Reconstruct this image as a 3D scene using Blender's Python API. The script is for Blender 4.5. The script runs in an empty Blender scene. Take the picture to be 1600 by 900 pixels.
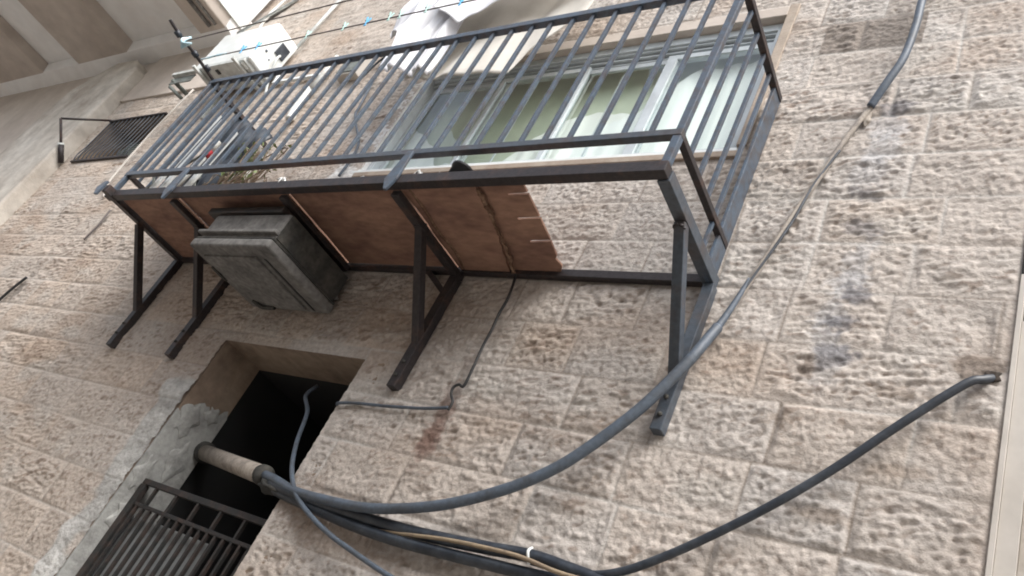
import bpy, math, random
import numpy as np
from mathutils import Vector, Matrix
random.seed(7)
rng = np.random.default_rng(11)
SC = bpy.context.scene
COL = SC.collection

# ------------------------------------------------------------------ camera, world, sun, exposure
cam_d = bpy.data.cameras.new('camera'); cam = bpy.data.objects.new('camera', cam_d); COL.objects.link(cam)
R = ((0.8045838529, 0.4340471695, 0.4052750649), (0.0446120173, 0.6363579342, -0.7701028162),
     (-0.5921609507, 0.6376924292, 0.4926395987))
c0, c1, c2 = Vector((R[0][0], R[1][0], R[2][0])), Vector((R[0][1], R[1][1], R[2][1])), Vector((R[0][2], R[1][2], R[2][2]))
# image axes: right, down, forward (rows of the camera rotation)
right = Vector((0.8045838529, 0.4340471695, 0.4052750649)); down = Vector((0.0446120173, 0.6363579342, -0.7701028162))
fwd = Vector((-0.5921609507, 0.6376924292, 0.4926395987))
m = Matrix.Identity(4)
for i in range(3):
    m[i][0] = right[i]; m[i][1] = -down[i]; m[i][2] = -fwd[i]
m.translation = Vector((5.4995, -2.5909, -2.0824))
cam.matrix_world = m
cam_d.sensor_width = 36.0
cam_d.lens = 1254.87 / 1600 * 36.0
cam_d.clip_start = 0.05; cam_d.clip_end = 500
SC.camera = cam

W = bpy.data.worlds.new('World'); SC.world = W; W.use_nodes = True
nt = W.node_tree; nt.nodes.clear()
sky = nt.nodes.new('ShaderNodeTexSky'); sky.sky_type = 'NISHITA'; sky.sun_disc = False
SUN_EL, SUN_AZ = 50.0, 128.0      # azimuth measured from +Y clockwise
sky.sun_elevation = math.radians(SUN_EL); sky.sun_rotation = math.radians(SUN_AZ)
sky.dust_density = 4.0; sky.air_density = 1.0; sky.ozone_density = 1.0
hsv = nt.nodes.new('ShaderNodeHueSaturation'); hsv.inputs['Saturation'].default_value = 0.42
bg = nt.nodes.new('ShaderNodeBackground'); bg.inputs['Strength'].default_value = 0.15
wo = nt.nodes.new('ShaderNodeOutputWorld')
nt.links.new(sky.outputs[0], hsv.inputs['Color']); nt.links.new(hsv.outputs[0], bg.inputs['Color']); nt.links.new(bg.outputs[0], wo.inputs['Surface'])
sd = bpy.data.lights.new('sun', 'SUN'); sun = bpy.data.objects.new('sun', sd); COL.objects.link(sun)
sd.energy = 1.05; sd.angle = math.radians(40); sd.color = (1.0, 0.97, 0.93)
az, el = math.radians(SUN_AZ), math.radians(SUN_EL)
sdir = Vector((math.sin(az) * math.cos(el), math.cos(az) * math.cos(el), math.sin(el)))
sun.rotation_euler = sdir.to_track_quat('Z', 'Y').to_euler()
SC.view_settings.view_transform = 'Standard'; SC.view_settings.look = 'None'
SC.view_settings.gamma = 1.0; SC.view_settings.use_curve_mapping = False
SC.view_settings.exposure = 1.12
SC.render.engine = 'CYCLES'
SC.cycles.filter_width = 1.9

# ------------------------------------------------------------------ materials
def mat(name, col, rough=0.6, metal=0.0, var=0.0, col2=None, vscale=6.0, bump=0.0, bscale=80.0, spec=0.5, stretch=(1, 1, 1), lo=0.45, hi=0.65, sheen=None):
    m_ = bpy.data.materials.new(name); m_.use_nodes = True
    t = m_.node_tree; b = t.nodes['Principled BSDF']
    b.inputs['Roughness'].default_value = rough; b.inputs['Metallic'].default_value = metal
    b.inputs['Specular IOR Level'].default_value = spec
    b.inputs['Base Color'].default_value = (*col, 1)
    tc = t.nodes.new('ShaderNodeTexCoord'); mp = t.nodes.new('ShaderNodeMapping'); mp.inputs['Scale'].default_value = stretch
    t.links.new(tc.outputs['Object'], mp.inputs['Vector'])
    if col2 is not None:
        n = t.nodes.new('ShaderNodeTexNoise'); n.inputs['Scale'].default_value = vscale; n.inputs['Detail'].default_value = 7
        n.inputs['Roughness'].default_value = 0.62
        r = t.nodes.new('ShaderNodeMapRange'); r.inputs['From Min'].default_value = lo; r.inputs['From Max'].default_value = hi
        mx = t.nodes.new('ShaderNodeMix'); mx.data_type = 'RGBA'
        mx.inputs[6].default_value = (*col, 1); mx.inputs[7].default_value = (*col2, 1)
        t.links.new(mp.outputs[0], n.inputs['Vector']); t.links.new(n.outputs['Fac'], r.inputs['Value'])
        t.links.new(r.outputs[0], mx.inputs[0])
        last = mx.outputs[2]
        if var > 0:
            n2 = t.nodes.new('ShaderNodeTexNoise'); n2.inputs['Scale'].default_value = vscale * 5.3; n2.inputs['Detail'].default_value = 4
            h = t.nodes.new('ShaderNodeHueSaturation')
            r2 = t.nodes.new('ShaderNodeMapRange'); r2.inputs['From Min'].default_value = .3; r2.inputs['From Max'].default_value = .7
            r2.inputs['To Min'].default_value = 1 - var; r2.inputs['To Max'].default_value = 1 + var
            t.links.new(mp.outputs[0], n2.inputs['Vector']); t.links.new(n2.outputs['Fac'], r2.inputs['Value'])
            t.links.new(r2.outputs[0], h.inputs['Value']); t.links.new(last, h.inputs['Color']); last = h.outputs[0]
        t.links.new(last, b.inputs['Base Color'])
    if bump > 0:
        nb = t.nodes.new('ShaderNodeTexNoise'); nb.inputs['Scale'].default_value = bscale; nb.inputs['Detail'].default_value = 5
        bp = t.nodes.new('ShaderNodeBump'); bp.inputs['Strength'].default_value = 1.0; bp.inputs['Distance'].default_value = bump
        t.links.new(mp.outputs[0], nb.inputs['Vector']); t.links.new(nb.outputs['Fac'], bp.inputs['Height']); t.links.new(bp.outputs[0], b.inputs['Normal'])
    return m_

M = {}
# rusticated stone: colour comes from a per-block attribute written on the wall mesh
ms = bpy.data.materials.new('tooled_stone'); ms.use_nodes = True; t = ms.node_tree; b = t.nodes['Principled BSDF']
b.inputs['Roughness'].default_value = 0.92; b.inputs['Specular IOR Level'].default_value = 0.2
at = t.nodes.new('ShaderNodeAttribute'); at.attribute_name = 'stone_col'
tc = t.nodes.new('ShaderNodeTexCoord')
n1 = t.nodes.new('ShaderNodeTexNoise'); n1.inputs['Scale'].default_value = 34; n1.inputs['Detail'].default_value = 6; n1.inputs['Roughness'].default_value = .65
r1 = t.nodes.new('ShaderNodeMapRange'); r1.inputs['From Min'].default_value = .3; r1.inputs['From Max'].default_value = .7; r1.inputs['To Min'].default_value = .80; r1.inputs['To Max'].default_value = 1.18
hs = t.nodes.new('ShaderNodeHueSaturation')
t.links.new(tc.outputs['Object'], n1.inputs['Vector']); t.links.new(n1.outputs['Fac'], r1.inputs['Value']); t.links.new(r1.outputs[0], hs.inputs['Value'])
t.links.new(at.outputs['Color'], hs.inputs['Color']); t.links.new(hs.outputs[0], b.inputs['Base Color'])
nb = t.nodes.new('ShaderNodeTexNoise'); nb.inputs['Scale'].default_value = 75; nb.inputs['Detail'].default_value = 7; nb.inputs['Roughness'].default_value = .6
bp = t.nodes.new('ShaderNodeBump'); bp.inputs['Strength'].default_value = 0.9; bp.inputs['Distance'].default_value = 0.006
t.links.new(tc.outputs['Object'], nb.inputs['Vector']); t.links.new(nb.outputs['Fac'], bp.inputs['Height']); t.links.new(bp.outputs[0], b.inputs['Normal'])
M['stone'] = ms
M['smooth'] = mat('smooth_dressed_stone', (.40, .345, .29), .9, col2=(.31, .25, .20), vscale=3.5, var=.10, bump=.002, bscale=60, spec=.2, lo=.4, hi=.68)
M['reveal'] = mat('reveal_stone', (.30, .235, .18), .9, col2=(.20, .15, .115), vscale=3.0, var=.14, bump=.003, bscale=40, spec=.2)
M['plaster'] = mat('grey_plaster', (.56, .53, .48), .95, col2=(.38, .34, .295), vscale=1.7, var=.13, bump=.005, bscale=22, spec=.15, lo=.38, hi=.66)
M['beam_pl'] = mat('beige_plaster', (.53, .475, .425), .95, col2=(.45, .395, .35), vscale=1.1, var=.07, bump=.002, bscale=26, spec=.15)
M['slab_pl'] = mat('grey_painted_soffit', (.80, .80, .79), .95, col2=(.74, .72, .70), vscale=.9, var=.05, bump=.0015, bscale=20, spec=.15)
M['cement'] = mat('cement_patch', (.38, .385, .37), .95, col2=(.27, .27, .26), vscale=6, var=.14, bump=.006, bscale=30, spec=.2)
M['whitepatch'] = mat('white_plaster_smear', (.76, .76, .75), .9, col2=(.60, .58, .55), vscale=9, var=.1, bump=.003, bscale=50, spec=.2)
M['metal'] = mat('dark_painted_steel', (.060, .074, .092), .36, col2=(.074, .060, .055), vscale=7, var=.22, bump=.0006, bscale=120, spec=.55, lo=.5, hi=.72)
M['metal_rail'] = mat('blue_grey_painted_steel', (.070, .098, .135), .36, col2=(.062, .052, .050), vscale=22, var=.16, bump=.0005, bscale=140, spec=.6, lo=.42, hi=.7)
M['rust'] = mat('rusty_dark_steel', (.032, .027, .028), .5, col2=(.075, .045, .035), vscale=10, var=.28, bump=.001, bscale=90, spec=.4, lo=.52, hi=.74)
M['ply'] = mat('reddish_plywood', (.34, .205, .145), .8, col2=(.17, .095, .075), vscale=2.6, var=.16, bump=.002, bscale=24, stretch=(1, 2.2, 1), spec=.25, lo=.35, hi=.7)
M['ply_edge'] = mat('frayed_plywood_edge', (.14, .085, .06), .9, col2=(.30, .20, .14), vscale=20, var=.2, bump=.004, bscale=60, spec=.1)
M['oldbox'] = mat('dusty_dark_casing', (.21, .205, .195), .88, col2=(.12, .116, .112), vscale=6, var=.25, bump=.002, bscale=45, spec=.2, lo=.38, hi=.66)
M['oldbox_dark'] = mat('sooty_dark_casing', (.055, .055, .052), .9, col2=(.10, .095, .085), vscale=8, var=.2, bump=.002, bscale=40, spec=.2)
M['white'] = mat('white_enamel', (.76, .80, .80), .35, col2=(.66, .68, .66), vscale=3, var=.03, spec=.5)
M['whitegrey'] = mat('weathered_white_metal', (.56, .585, .57), .5, col2=(.40, .41, .39), vscale=9, var=.08, spec=.4)
M['alu'] = mat('aluminium_frame', (.50, .55, .575), .38, col2=(.40, .44, .46), vscale=5, var=.04, spec=.6)
M['pvc'] = mat('white_plastic_pipe', (.68, .69, .66), .45, col2=(.52, .51, .47), vscale=12, var=.06)
M['cable_b'] = mat('black_cable', (.018, .024, .034), .42, col2=(.045, .055, .068), vscale=10, var=.2, spec=.55)
M['cable_g'] = mat('grey_cable', (.088, .112, .145), .5, col2=(.070, .082, .098), vscale=12, var=.15, spec=.5)
M['cable_t'] = mat('tan_cable', (.30, .235, .16), .6, col2=(.22, .17, .12), vscale=12, var=.1)
M['conduit'] = mat('painted_conduit', (.36, .32, .275), .8, col2=(.22, .195, .175), vscale=14, var=.15, bump=.001)
M['rope'] = mat('grey_line_cord', (.12, .105, .10), .8)
M['blue'] = mat('blue_plastic', (.10, .42, .74), .4, col2=(.14, .5, .8), vscale=20)
M['mint'] = mat('pale_mint_plastic', (.50, .70, .64), .45, col2=(.42, .62, .58), vscale=20)
M['cyanrag'] = mat('pale_blue_ribbon', (.45, .66, .74), .7, col2=(.7, .75, .74), vscale=20)
M['cloth'] = mat('white_cloth', (.80, .80, .82), .9, col2=(.70, .71, .76), vscale=4, spec=.1, bump=.0008, bscale=300)
M['cream'] = mat('cream_cloth', (.74, .71, .65), .9, col2=(.60, .565, .50), vscale=3, spec=.1, bump=.0008, bscale=300, lo=.4, hi=.7)
M['plant'] = mat('dull_green_leaf', (.20, .27, .10), .6, col2=(.36, .40, .22), vscale=30, var=.2)
M['twig'] = mat('dry_twig', (.20, .15, .105), .85, col2=(.30, .25, .19), vscale=20, var=.2)
M['blackp'] = mat('black_plastic', (.018, .019, .021), .5, col2=(.03, .03, .03), vscale=9)
M['soil'] = mat('dark_soil', (.035, .028, .022), .95, col2=(.06, .045, .035), vscale=30)
M['sheet'] = mat('white_plastic_sheet', (.66, .67, .66), .5, col2=(.5, .5, .48), vscale=12, bump=.003, bscale=25)
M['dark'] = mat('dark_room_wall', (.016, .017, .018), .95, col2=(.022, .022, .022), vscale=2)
M['reflection_curtain'] = mat('white_reflection_curtain', (.90, .92, .90), .9, col2=(.82, .86, .83), vscale=2.5, stretch=(4, 1, .5))
M['green'] = mat('olive_room_wall', (.64, .70, .58), .9, col2=(.54, .61, .50), vscale=1.3, var=.05)
M['redlab'] = mat('red_plastic', (.5, .04, .05), .5)
M['greybar'] = mat('greenish_grey_old_paint', (.17, .19, .175), .6, col2=(.11, .115, .105), vscale=15, var=.15)
M['panel'] = mat('grey_sheet_metal', (.30, .32, .325), .6, col2=(.22, .235, .24), vscale=3, var=.1)
M['blackiron'] = mat('black_iron', (.022, .022, .022), .5, col2=(.05, .035, .03), vscale=12, var=.2)
M['asphalt'] = mat('street_paving', (.42, .39, .355), .95, col2=(.33, .30, .27), vscale=3, var=.15, bump=.004, bscale=50)
M['pave'] = mat('concrete_paving', (.30, .28, .25), .9, col2=(.22, .20, .18), vscale=2, var=.1)
M['bark'] = mat('grey_bark', (.12, .10, .085), .9, col2=(.08, .07, .06), vscale=15, bump=.004)
M['facade'] = mat('pale_stone_facade', (.52, .49, .45), .9, col2=(.44, .41, .37), vscale=1.5, var=.1)

def glass_mat():
    g = bpy.data.materials.new('window_glass'); g.use_nodes = True; t = g.node_tree; t.nodes.clear()
    o = t.nodes.new('ShaderNodeOutputMaterial'); mx = t.nodes.new('ShaderNodeMixShader')
    tr = t.nodes.new('ShaderNodeBsdfTransparent'); tr.inputs['Color'].default_value = (.97, .99, .98, 1)
    gl = t.nodes.new('ShaderNodeBsdfGlossy'); gl.inputs['Roughness'].default_value = .03; gl.inputs['Color'].default_value = (.93, .97, .96, 1)
    fr = t.nodes.new('ShaderNodeFresnel'); fr.inputs['IOR'].default_value = 1.9
    n = t.nodes.new('ShaderNodeTexNoise'); n.inputs['Scale'].default_value = 2.0
    bp = t.nodes.new('ShaderNodeBump'); bp.inputs['Distance'].default_value = .004; bp.inputs['Strength'].default_value = .6
    t.links.new(n.outputs['Fac'], bp.inputs['Height']); t.links.new(bp.outputs[0], gl.inputs['Normal'])
    geo = t.nodes.new('ShaderNodeNewGeometry'); inv = t.nodes.new('ShaderNodeMath'); inv.operation = 'SUBTRACT'; inv.inputs[0].default_value = 1; mu = t.nodes.new('ShaderNodeMath'); mu.operation = 'MULTIPLY'
    t.links.new(geo.outputs['Backfacing'], inv.inputs[1]); t.links.new(inv.outputs[0], mu.inputs[0]); t.links.new(fr.outputs[0], mu.inputs[1]); t.links.new(mu.outputs[0], mx.inputs[0]); t.links.new(tr.outputs[0], mx.inputs[1]); t.links.new(gl.outputs[0], mx.inputs[2]); t.links.new(mx.outputs[0], o.inputs['Surface'])
    return g
M['glass'] = glass_mat()

# ------------------------------------------------------------------ mesh helpers
def V(*a): return Vector(a)
class MB:
    def __init__(s): s.v = []; s.f = []; s.sm = []
    def add(s, vs, fs, smooth=False):
        o = len(s.v); s.v += [tuple(x) for x in vs]; s.f += [tuple(i + o for i in f) for f in fs]; s.sm += [smooth] * len(fs); return s
    def box(s, lo, hi):
        x0, y0, z0 = lo; x1, y1, z1 = hi
        vs = [(x0, y0, z0), (x1, y0, z0), (x1, y1, z0), (x0, y1, z0), (x0, y0, z1), (x1, y0, z1), (x1, y1, z1), (x0, y1, z1)]
        return s.add(vs, [(0, 3, 2, 1), (4, 5, 6, 7), (0, 1, 5, 4), (1, 2, 6, 5), (2, 3, 7, 6), (3, 0, 4, 7)])
    def beam(s, p0, p1, w, h, up=(0, 0, 1), w1=None, h1=None):
        p0 = Vector(p0); p1 = Vector(p1); d = (p1 - p0).normalized(); u = Vector(up)
        if abs(d.dot(u)) > .98: u = Vector((1, 0, 0))
        sx = d.cross(u).normalized(); sy = sx.cross(d).normalized()
        w1 = w if w1 is None else w1; h1 = h if h1 is None else h1
        vs = []
        for p, a, c in ((p0, w, h), (p1, w1, h1)):
            vs += [p - sx * a / 2 - sy * c / 2, p + sx * a / 2 - sy * c / 2, p + sx * a / 2 + sy * c / 2, p - sx * a / 2 + sy * c / 2]
        return s.add(vs, [(0, 3, 2, 1), (4, 5, 6, 7), (0, 1, 5, 4), (1, 2, 6, 5), (2, 3, 7, 6), (3, 0, 4, 7)])
    def tube(s, pts, r, n=10, res=6, cap=True):
        P_ = spline(pts, res) if res > 1 and len(pts) > 2 else [Vector(p) for p in pts]
        k = len(P_); rs = [r] * k if not isinstance(r, (list, tuple)) else [r[0] + (r[1] - r[0]) * i / (k - 1) for i in range(k)]
        up = None; vs = []; fs = []
        for i, p in enumerate(P_):
            d = (P_[min(i + 1, k - 1)] - P_[max(i - 1, 0)]).normalized()
            if up is None:
                up = d.orthogonal().normalized()
            up = (up - d * up.dot(d)).normalized(); sd_ = d.cross(up)
            for j in range(n):
                a = 2 * math.pi * j / n; vs.append(p + (up * math.cos(a) + sd_ * math.sin(a)) * rs[i])
        for i in range(k - 1):
            for j in range(n):
                fs.append((i * n + j, i * n + (j + 1) % n, (i + 1) * n + (j + 1) % n, (i + 1) * n + j))
        if cap: fs += [tuple(range(n))[::-1], tuple(range((k - 1) * n, k * n))]
        return s.add(vs, fs, True)
    def prism(s, poly, axis, a, b_):
        # poly in the two remaining axes, extruded from a to b_ along axis
        def mk(p, q):
            if axis == 'x': return (q, p[0], p[1])
            if axis == 'y': return (p[0], q, p[1])
            return (p[0], p[1], q)
        n = len(poly); vs = [mk(p, a) for p in poly] + [mk(p, b_) for p in poly]
        fs = [tuple(range(n)), tuple(range(2 * n - 1, n - 1, -1))] + [(i, i + n, (i + 1) % n + n, (i + 1) % n) for i in range(n)]
        return s.add(vs, fs)
    def build(s, name, mt, parent=None, bevel=0.0, jitter=0):
        me = bpy.data.meshes.new(name); me.from_pydata(s.v, [], s.f); me.validate(); me.update()
        if len(me.polygons) == len(s.sm): me.polygons.foreach_set('use_smooth', s.sm)
        mt = mt if isinstance(mt, list) else [mt]
        for q in mt: me.materials.append(q)
        o = bpy.data.objects.new(name, me); COL.objects.link(o)
        fix_normals(me)
        if parent is not None: o.parent = parent
        if bevel > 0:
            bv = o.modifiers.new('bevel', 'BEVEL'); bv.width = bevel; bv.segments = 2; bv.limit_method = 'ANGLE'; bv.angle_limit = math.radians(40)
        return o
def fix_normals(me):
    import bmesh
    bm = bmesh.new(); bm.from_mesh(me); bmesh.ops.recalc_face_normals(bm, faces=bm.faces); bm.to_mesh(me); bm.free()
def spline(pts, res=6):
    P_ = [Vector(p) for p in pts]; out = []
    for i in range(len(P_) - 1):
        a = P_[max(i - 1, 0)]; b_ = P_[i]; c = P_[i + 1]; d = P_[min(i + 2, len(P_) - 1)]
        for k in range(res):
            t_ = k / res
            out.append(.5 * ((2 * b_) + (c - a) * t_ + (2 * a - 5 * b_ + 4 * c - d) * t_ ** 2 + (3 * b_ - a - 3 * c + d) * t_ ** 3))
    out.append(P_[-1]); return out
def empty(name, loc=(0, 0, 0)):
    o = bpy.data.objects.new(name, None); COL.objects.link(o); o.location = loc; o.empty_display_size = .1; return o
def tag(o, label=None, cat=None, group=None, kind=None):
    if label: o['label'] = label
    if cat: o['category'] = cat
    if group: o['group'] = group
    if kind: o['kind'] = kind
    return o
def rel(parent, child):          # parent while keeping world coordinates of the mesh data
    child.parent = parent; child.matrix_parent_inverse = Matrix.Translation(-parent.location)
    return child
def part(mb, name, mt, parent, bevel=0.0, label=None):
    o = mb.build(name, mt, None, bevel)
    if parent is not None:
        o.parent = parent
        off = Vector(parent.location) if parent.type == 'EMPTY' else Vector((0, 0, 0))
        o.matrix_parent_inverse = Matrix.Translation(-off)
    if label: o['label'] = label
    return o

# ------------------------------------------------------------------ ground and the far side of the street
GZ = -3.75
me = MB().add([(-80, -80, GZ), (80, -80, GZ), (80, 80, GZ), (-80, 80, GZ)], [(0, 1, 2, 3)])
tag(me.build('ground', M['asphalt']), kind='structure')
tag(MB().box((-14, -1.3, GZ), (12, 0.3, GZ + .12)).build('pavement', M['pave']), kind='structure')

# ------------------------------------------------------------------ the stone wall mesh
X0, X1 = -3.70, 5.262
WZ0, WZ1 = -3.75, 4.30
WIN = (1.30, 4.00, .87, 1.95)         # x0 x1 z0 z1
DOOR = (1.18, 2.405, GZ, -.61)
GRL = (-3.45, -2.30, 1.27, 1.93)
LINTEL = (1.16, 4.03, 1.95, 2.03)
step = .006
xs_u = np.arange(X0, X1 + step, step); zs_u = np.arange(-2.5, WZ1 + step, step)
NX, NZ = len(xs_u), len(zs_u)
def field(sx, sz, ang=0.0):
    w = rng.standard_normal((NZ, NX)); fx = np.fft.fftfreq(NX, step)[None, :]; fz = np.fft.fftfreq(NZ, step)[:, None]
    ca, sa = math.cos(ang), math.sin(ang); u = fx * ca + fz * sa; v = -fx * sa + fz * ca
    g = np.exp(-2 * math.pi ** 2 * ((u * sx) ** 2 + (v * sz) ** 2)); r = np.real(np.fft.ifft2(np.fft.fft2(w) * g)); return r / r.std()
sst = lambda x, a, b_: (lambda t_: t_ * t_ * (3 - 2 * t_))(np.clip((x - a) / (b_ - a), 0, 1))
XX, ZZ = np.meshgrid(xs_u, zs_u)
wob = field(.25, .12) * .0022
CH = .2617; Z_J = -.018
rowf = (ZZ + wob - Z_J) / CH; row = np.floor(rowf).astype(int)
dz = np.minimum(rowf - row, 1 - (rowf - row)) * CH
dxj = np.full_like(XX, 9.0); bid = np.zeros_like(XX, dtype=int)
for r_ in np.unique(row):
    msk = row == r_; rr = np.random.default_rng(int(r_) + 500)
    x = X0 - rr.uniform(0, .5); js = [x]
    while x < X1 + .6:
        x += rr.choice([.30, .38, .46, .55, .64]) * rr.uniform(.93, 1.07); js.append(x)
    js = np.array(js); xx = XX[msk] + wob[msk] * 1.5
    i = np.searchsorted(js, xx) - 1; i = np.clip(i, 0, len(js) - 2)
    dxj[msk] = np.minimum(xx - js[i], js[i + 1] - xx); bid[msk] = (r_ + 40) * 64 + i
dist = np.minimum(dz, dxj)
tab = np.random.default_rng(3).random((6, 8000)); B = lambda k: tab[k][bid % 8000]
mask = sst(dist, .006, .024 + .016 * sst(B(5), .4, .9))
# margins near the openings are smoother
def rect_d(r): return np.maximum(np.maximum(r[0] - XX, XX - r[1]), np.maximum(r[2] - ZZ, ZZ - r[3]))
dop = np.minimum(np.minimum(rect_d(WIN), rect_d(DOOR)), rect_d(GRL)); dlin = rect_d(LINTEL)
mo = sst(dop, .01, .07) * sst(dlin, .0, .03)
edge = sst(X1 - XX, .0, .03)
cem = sst(XX, .90, 1.03) * (1 - sst(XX, 1.185, 1.20)) * (1 - sst(ZZ, -1.0, -.86)); mo = mo * (1 - .85 * cem)
pn = field(.0078, .0056); pn2 = field(.0135, .0056, .14); rg = field(.026, .0060, .08); mid = field(.045, .030); big = field(.12, .08); fine = field(.0045, .0042)
style = B(0)[...]
pit = np.clip((pn * .85 + .35 * fine + .2 * mid) - .42, 0, 1.8) / 1.8
pit2 = np.clip((pn2 * .75 + .5 * rg + .25 * fine + .2 * mid) - .40, 0, 2.0) / 2.0
blend = sst(style, .35, .75); blend = .35 + .65 * blend; P_ = pit * (1 - blend) + pit2 * blend
deep = (.007 + .013 * B(1))
# punched dimples: jittered rows of small elliptical pits left by the mason's point
def dimples(cw, ch, seed):
    rg2 = np.random.default_rng(seed); u0 = XX / cw; v0 = (ZZ + wob * 3) / ch; out = np.zeros_like(XX)
    T = rg2.random((5, 1 << 16)); ui = np.floor(u0).astype(int); vi = np.floor(v0).astype(int)
    for a_ in (-1, 0, 1):
        for b_ in (-1, 0, 1):
            uu = ui + a_; vv = vi + b_; h_ = (uu * 7919 + vv * 104729 + seed * 31) & 65535
            px = (uu + .5 + (T[0][h_] - .5) * .9 + .5 * (vv & 1)) * cw; pz = (vv + .5 + (T[1][h_] - .5) * .8) * ch
            dx = XX - px; dz_ = ZZ + wob * 3 - pz; an = (T[2][h_] - .35) * .9; ca_, sa_ = np.cos(an), np.sin(an)
            lx = dx * ca_ + dz_ * sa_; lz = -dx * sa_ + dz_ * ca_; sx_ = .0070 + .0100 * T[3][h_] ** 2; sz_ = .0036 + .0024 * T[4][h_]
            w_ = np.exp(-.5 * ((lx / sx_) ** 2 + (lz / sz_) ** 2)) * np.where(T[4][h_] + .12 * big > .22, .55 + .45 * T[0][h_], 0)
            out = np.maximum(out, w_)
    return out
DM = np.where(B(5) > .5, dimples(.039, .0235, 3), dimples(.047, .0255, 9)) * (.30 + .70 * sst(B(1) + .25 * np.clip(big, -1, 1), .15, .85)) * (.55 + .45 * sst(XX, -.4, 1.8))
smoothleft = .62 + .38 * sst(XX, 0.2, 2.2)
amp = mask * mo * edge
H = amp * (.0050 + .0055 * B(2) + .0020 * mid + .0028 * big + .0009 * fine + (.0010 * pn * (1 - blend) + .0030 * rg * blend) - deep * .68 * P_ * smoothleft - (.0060 + .0040 * B(1)) * DM)
H += (1 - amp) * (.0042 * sst(dist, .002, .0055)) * edge + .0012 * fine * edge
H += cem * (.004 + .0022 * mid + .0012 * pn + .002 * big)
# colour
base = np.stack([.482 + .0 * XX, .442 + 0 * XX, .405 + 0 * XX], -1)
tint = (B(3) - .5)[..., None]; base = base * (1 + .10 * tint)
warm = (B(4) - .5)[..., None]; base = base * (1 + warm * np.array([.04, -.01, -.06]))
left = 1 - sst(XX, -.5, 2.6); base = base * (1 + left[..., None] * np.array([.02, -.03, -.08]))
stain = field(.16, .10); st = sst(stain, .2, 2.0)[..., None]; base = base * (1 - st * np.array([.10, .15, .19]))
pale = sst(field(.10, .05), .6, 2.2)[..., None]; base = base * (1 - pale * .5) + np.array([.50, .475, .44]) * pale * .5
pit_dirt_shade = (amp * np.maximum(.85 * sst(P_, .06, .55), sst(DM, .35, .9)) * (.60 + .40 * sst(field(.15, .1), -1, 1.2)))[..., None]  # brown dirt plus painted shade in the hollows of the tooling
base = base * (1 - pit_dirt_shade * np.array([.52, .58, .62]))
jm = ((1 - sst(dist, .002, .007)) * (.55 + .4 * sst(XX, 0, 3)))[..., None]; jn = sst(field(.2, .2), .1, 1.2)[..., None]
base = base * (1 - jm) + (np.array([.31, .27, .235]) * (1 - jn) + np.array([.52, .50, .47]) * jn) * jm
def blob(cx, cz, sx, sz, col, k, nz=.9):
    global base
    d = np.sqrt(((XX - cx) / sx) ** 2 + ((ZZ - cz) / sz) ** 2) + nz * .3 * mid + .16 * pn
    a = (1 - sst(d, .55, 1.15))[..., None] * k; base = base * (1 - a) + np.array(col) * a
# old grey block high up on the right, grey-white drips, rust run, cement by the doorway
a = ((XX > 4.25) & (XX < 4.74) & (ZZ > 1.56) & (ZZ < 1.81))[..., None] * .80; base = base * (1 - a) + np.array([.21, .18, .155]) * a
for cz, k in ((.95, .55), (.80, .5), (.66, .4), (.15, .55), (.02, .5), (-.10, .6), (-.24, .55), (-.36, .35)):
    blob(4.68 + .03 * math.sin(cz * 9), cz, .075, .10, (.46, .47, .49), k * .7)
for cz, k in ((1.06, .5), (.52, .35), (-.04, .55), (-.18, .55), (-.33, .5), (.33, .35)):
    blob(4.70 + .03 * math.cos(cz * 7), cz, .075, .055, (.13, .13, .145), k + .15)
for cz, k in ((-.55, .25), (-.72, .35), (-.86, .6), (-.96, .65), (-1.05, .55)):
    blob(3.085 - .02 * (cz + .8), cz, .055, .10, (.20, .125, .10), k)
blob(5.16, -.33, .06, .05, (.17, .13, .10), .7); blob(4.62, -.36, .03, .05, (.22, .18, .15), .8)
for cx, cz in ((5.0, -.75), (4.8, -.95), (4.6, -.62), (4.95, -.45)): blob(cx, cz, .10, .03, (.24, .19, .15), .55)
for cx, cz, sx, sz, k in ((2.0, -.35, .7, .22, .4), (2.75, -.3, .5, .25, .3), (.9, -.75, .5, .5, .28), (2.6, -1.40, .35, .12, .5), (2.9, -1.5, .4, .10, .45)):
    blob(cx, cz, sx, sz, (.225, .165, .125), k, .5)
for cx, cz, k in ((1.16, 1.02, .95), (1.12, .90, .9), (1.08, .78, .8), (1.24, .80, .85), (1.45, .80, .7), (1.16, 1.2, .5), (1.7, .82, .5)):
    blob(cx, cz, .12, .10, (.76, .755, .74), k)
ce = (sst(cem + .22 * mid * (cem > .02) + .1 * big * (cem > .02), .35, .75))[..., None] * .92
cc_ = np.array([.40, .40, .385]) * (1 + .16 * np.clip(mid, -1.5, 1.5)[..., None]) + .10 * sst(-ZZ, 1.3, 2.2)[..., None]; base = base * (1 - ce) + cc_ * ce
blob(-2.05, -.4, .06, .16, (.10, .09, .08), .6); blob(-1.62, .36, .03, .16, (.14, .12, .10), .6)
base = np.clip(base, .03, .8)
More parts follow.
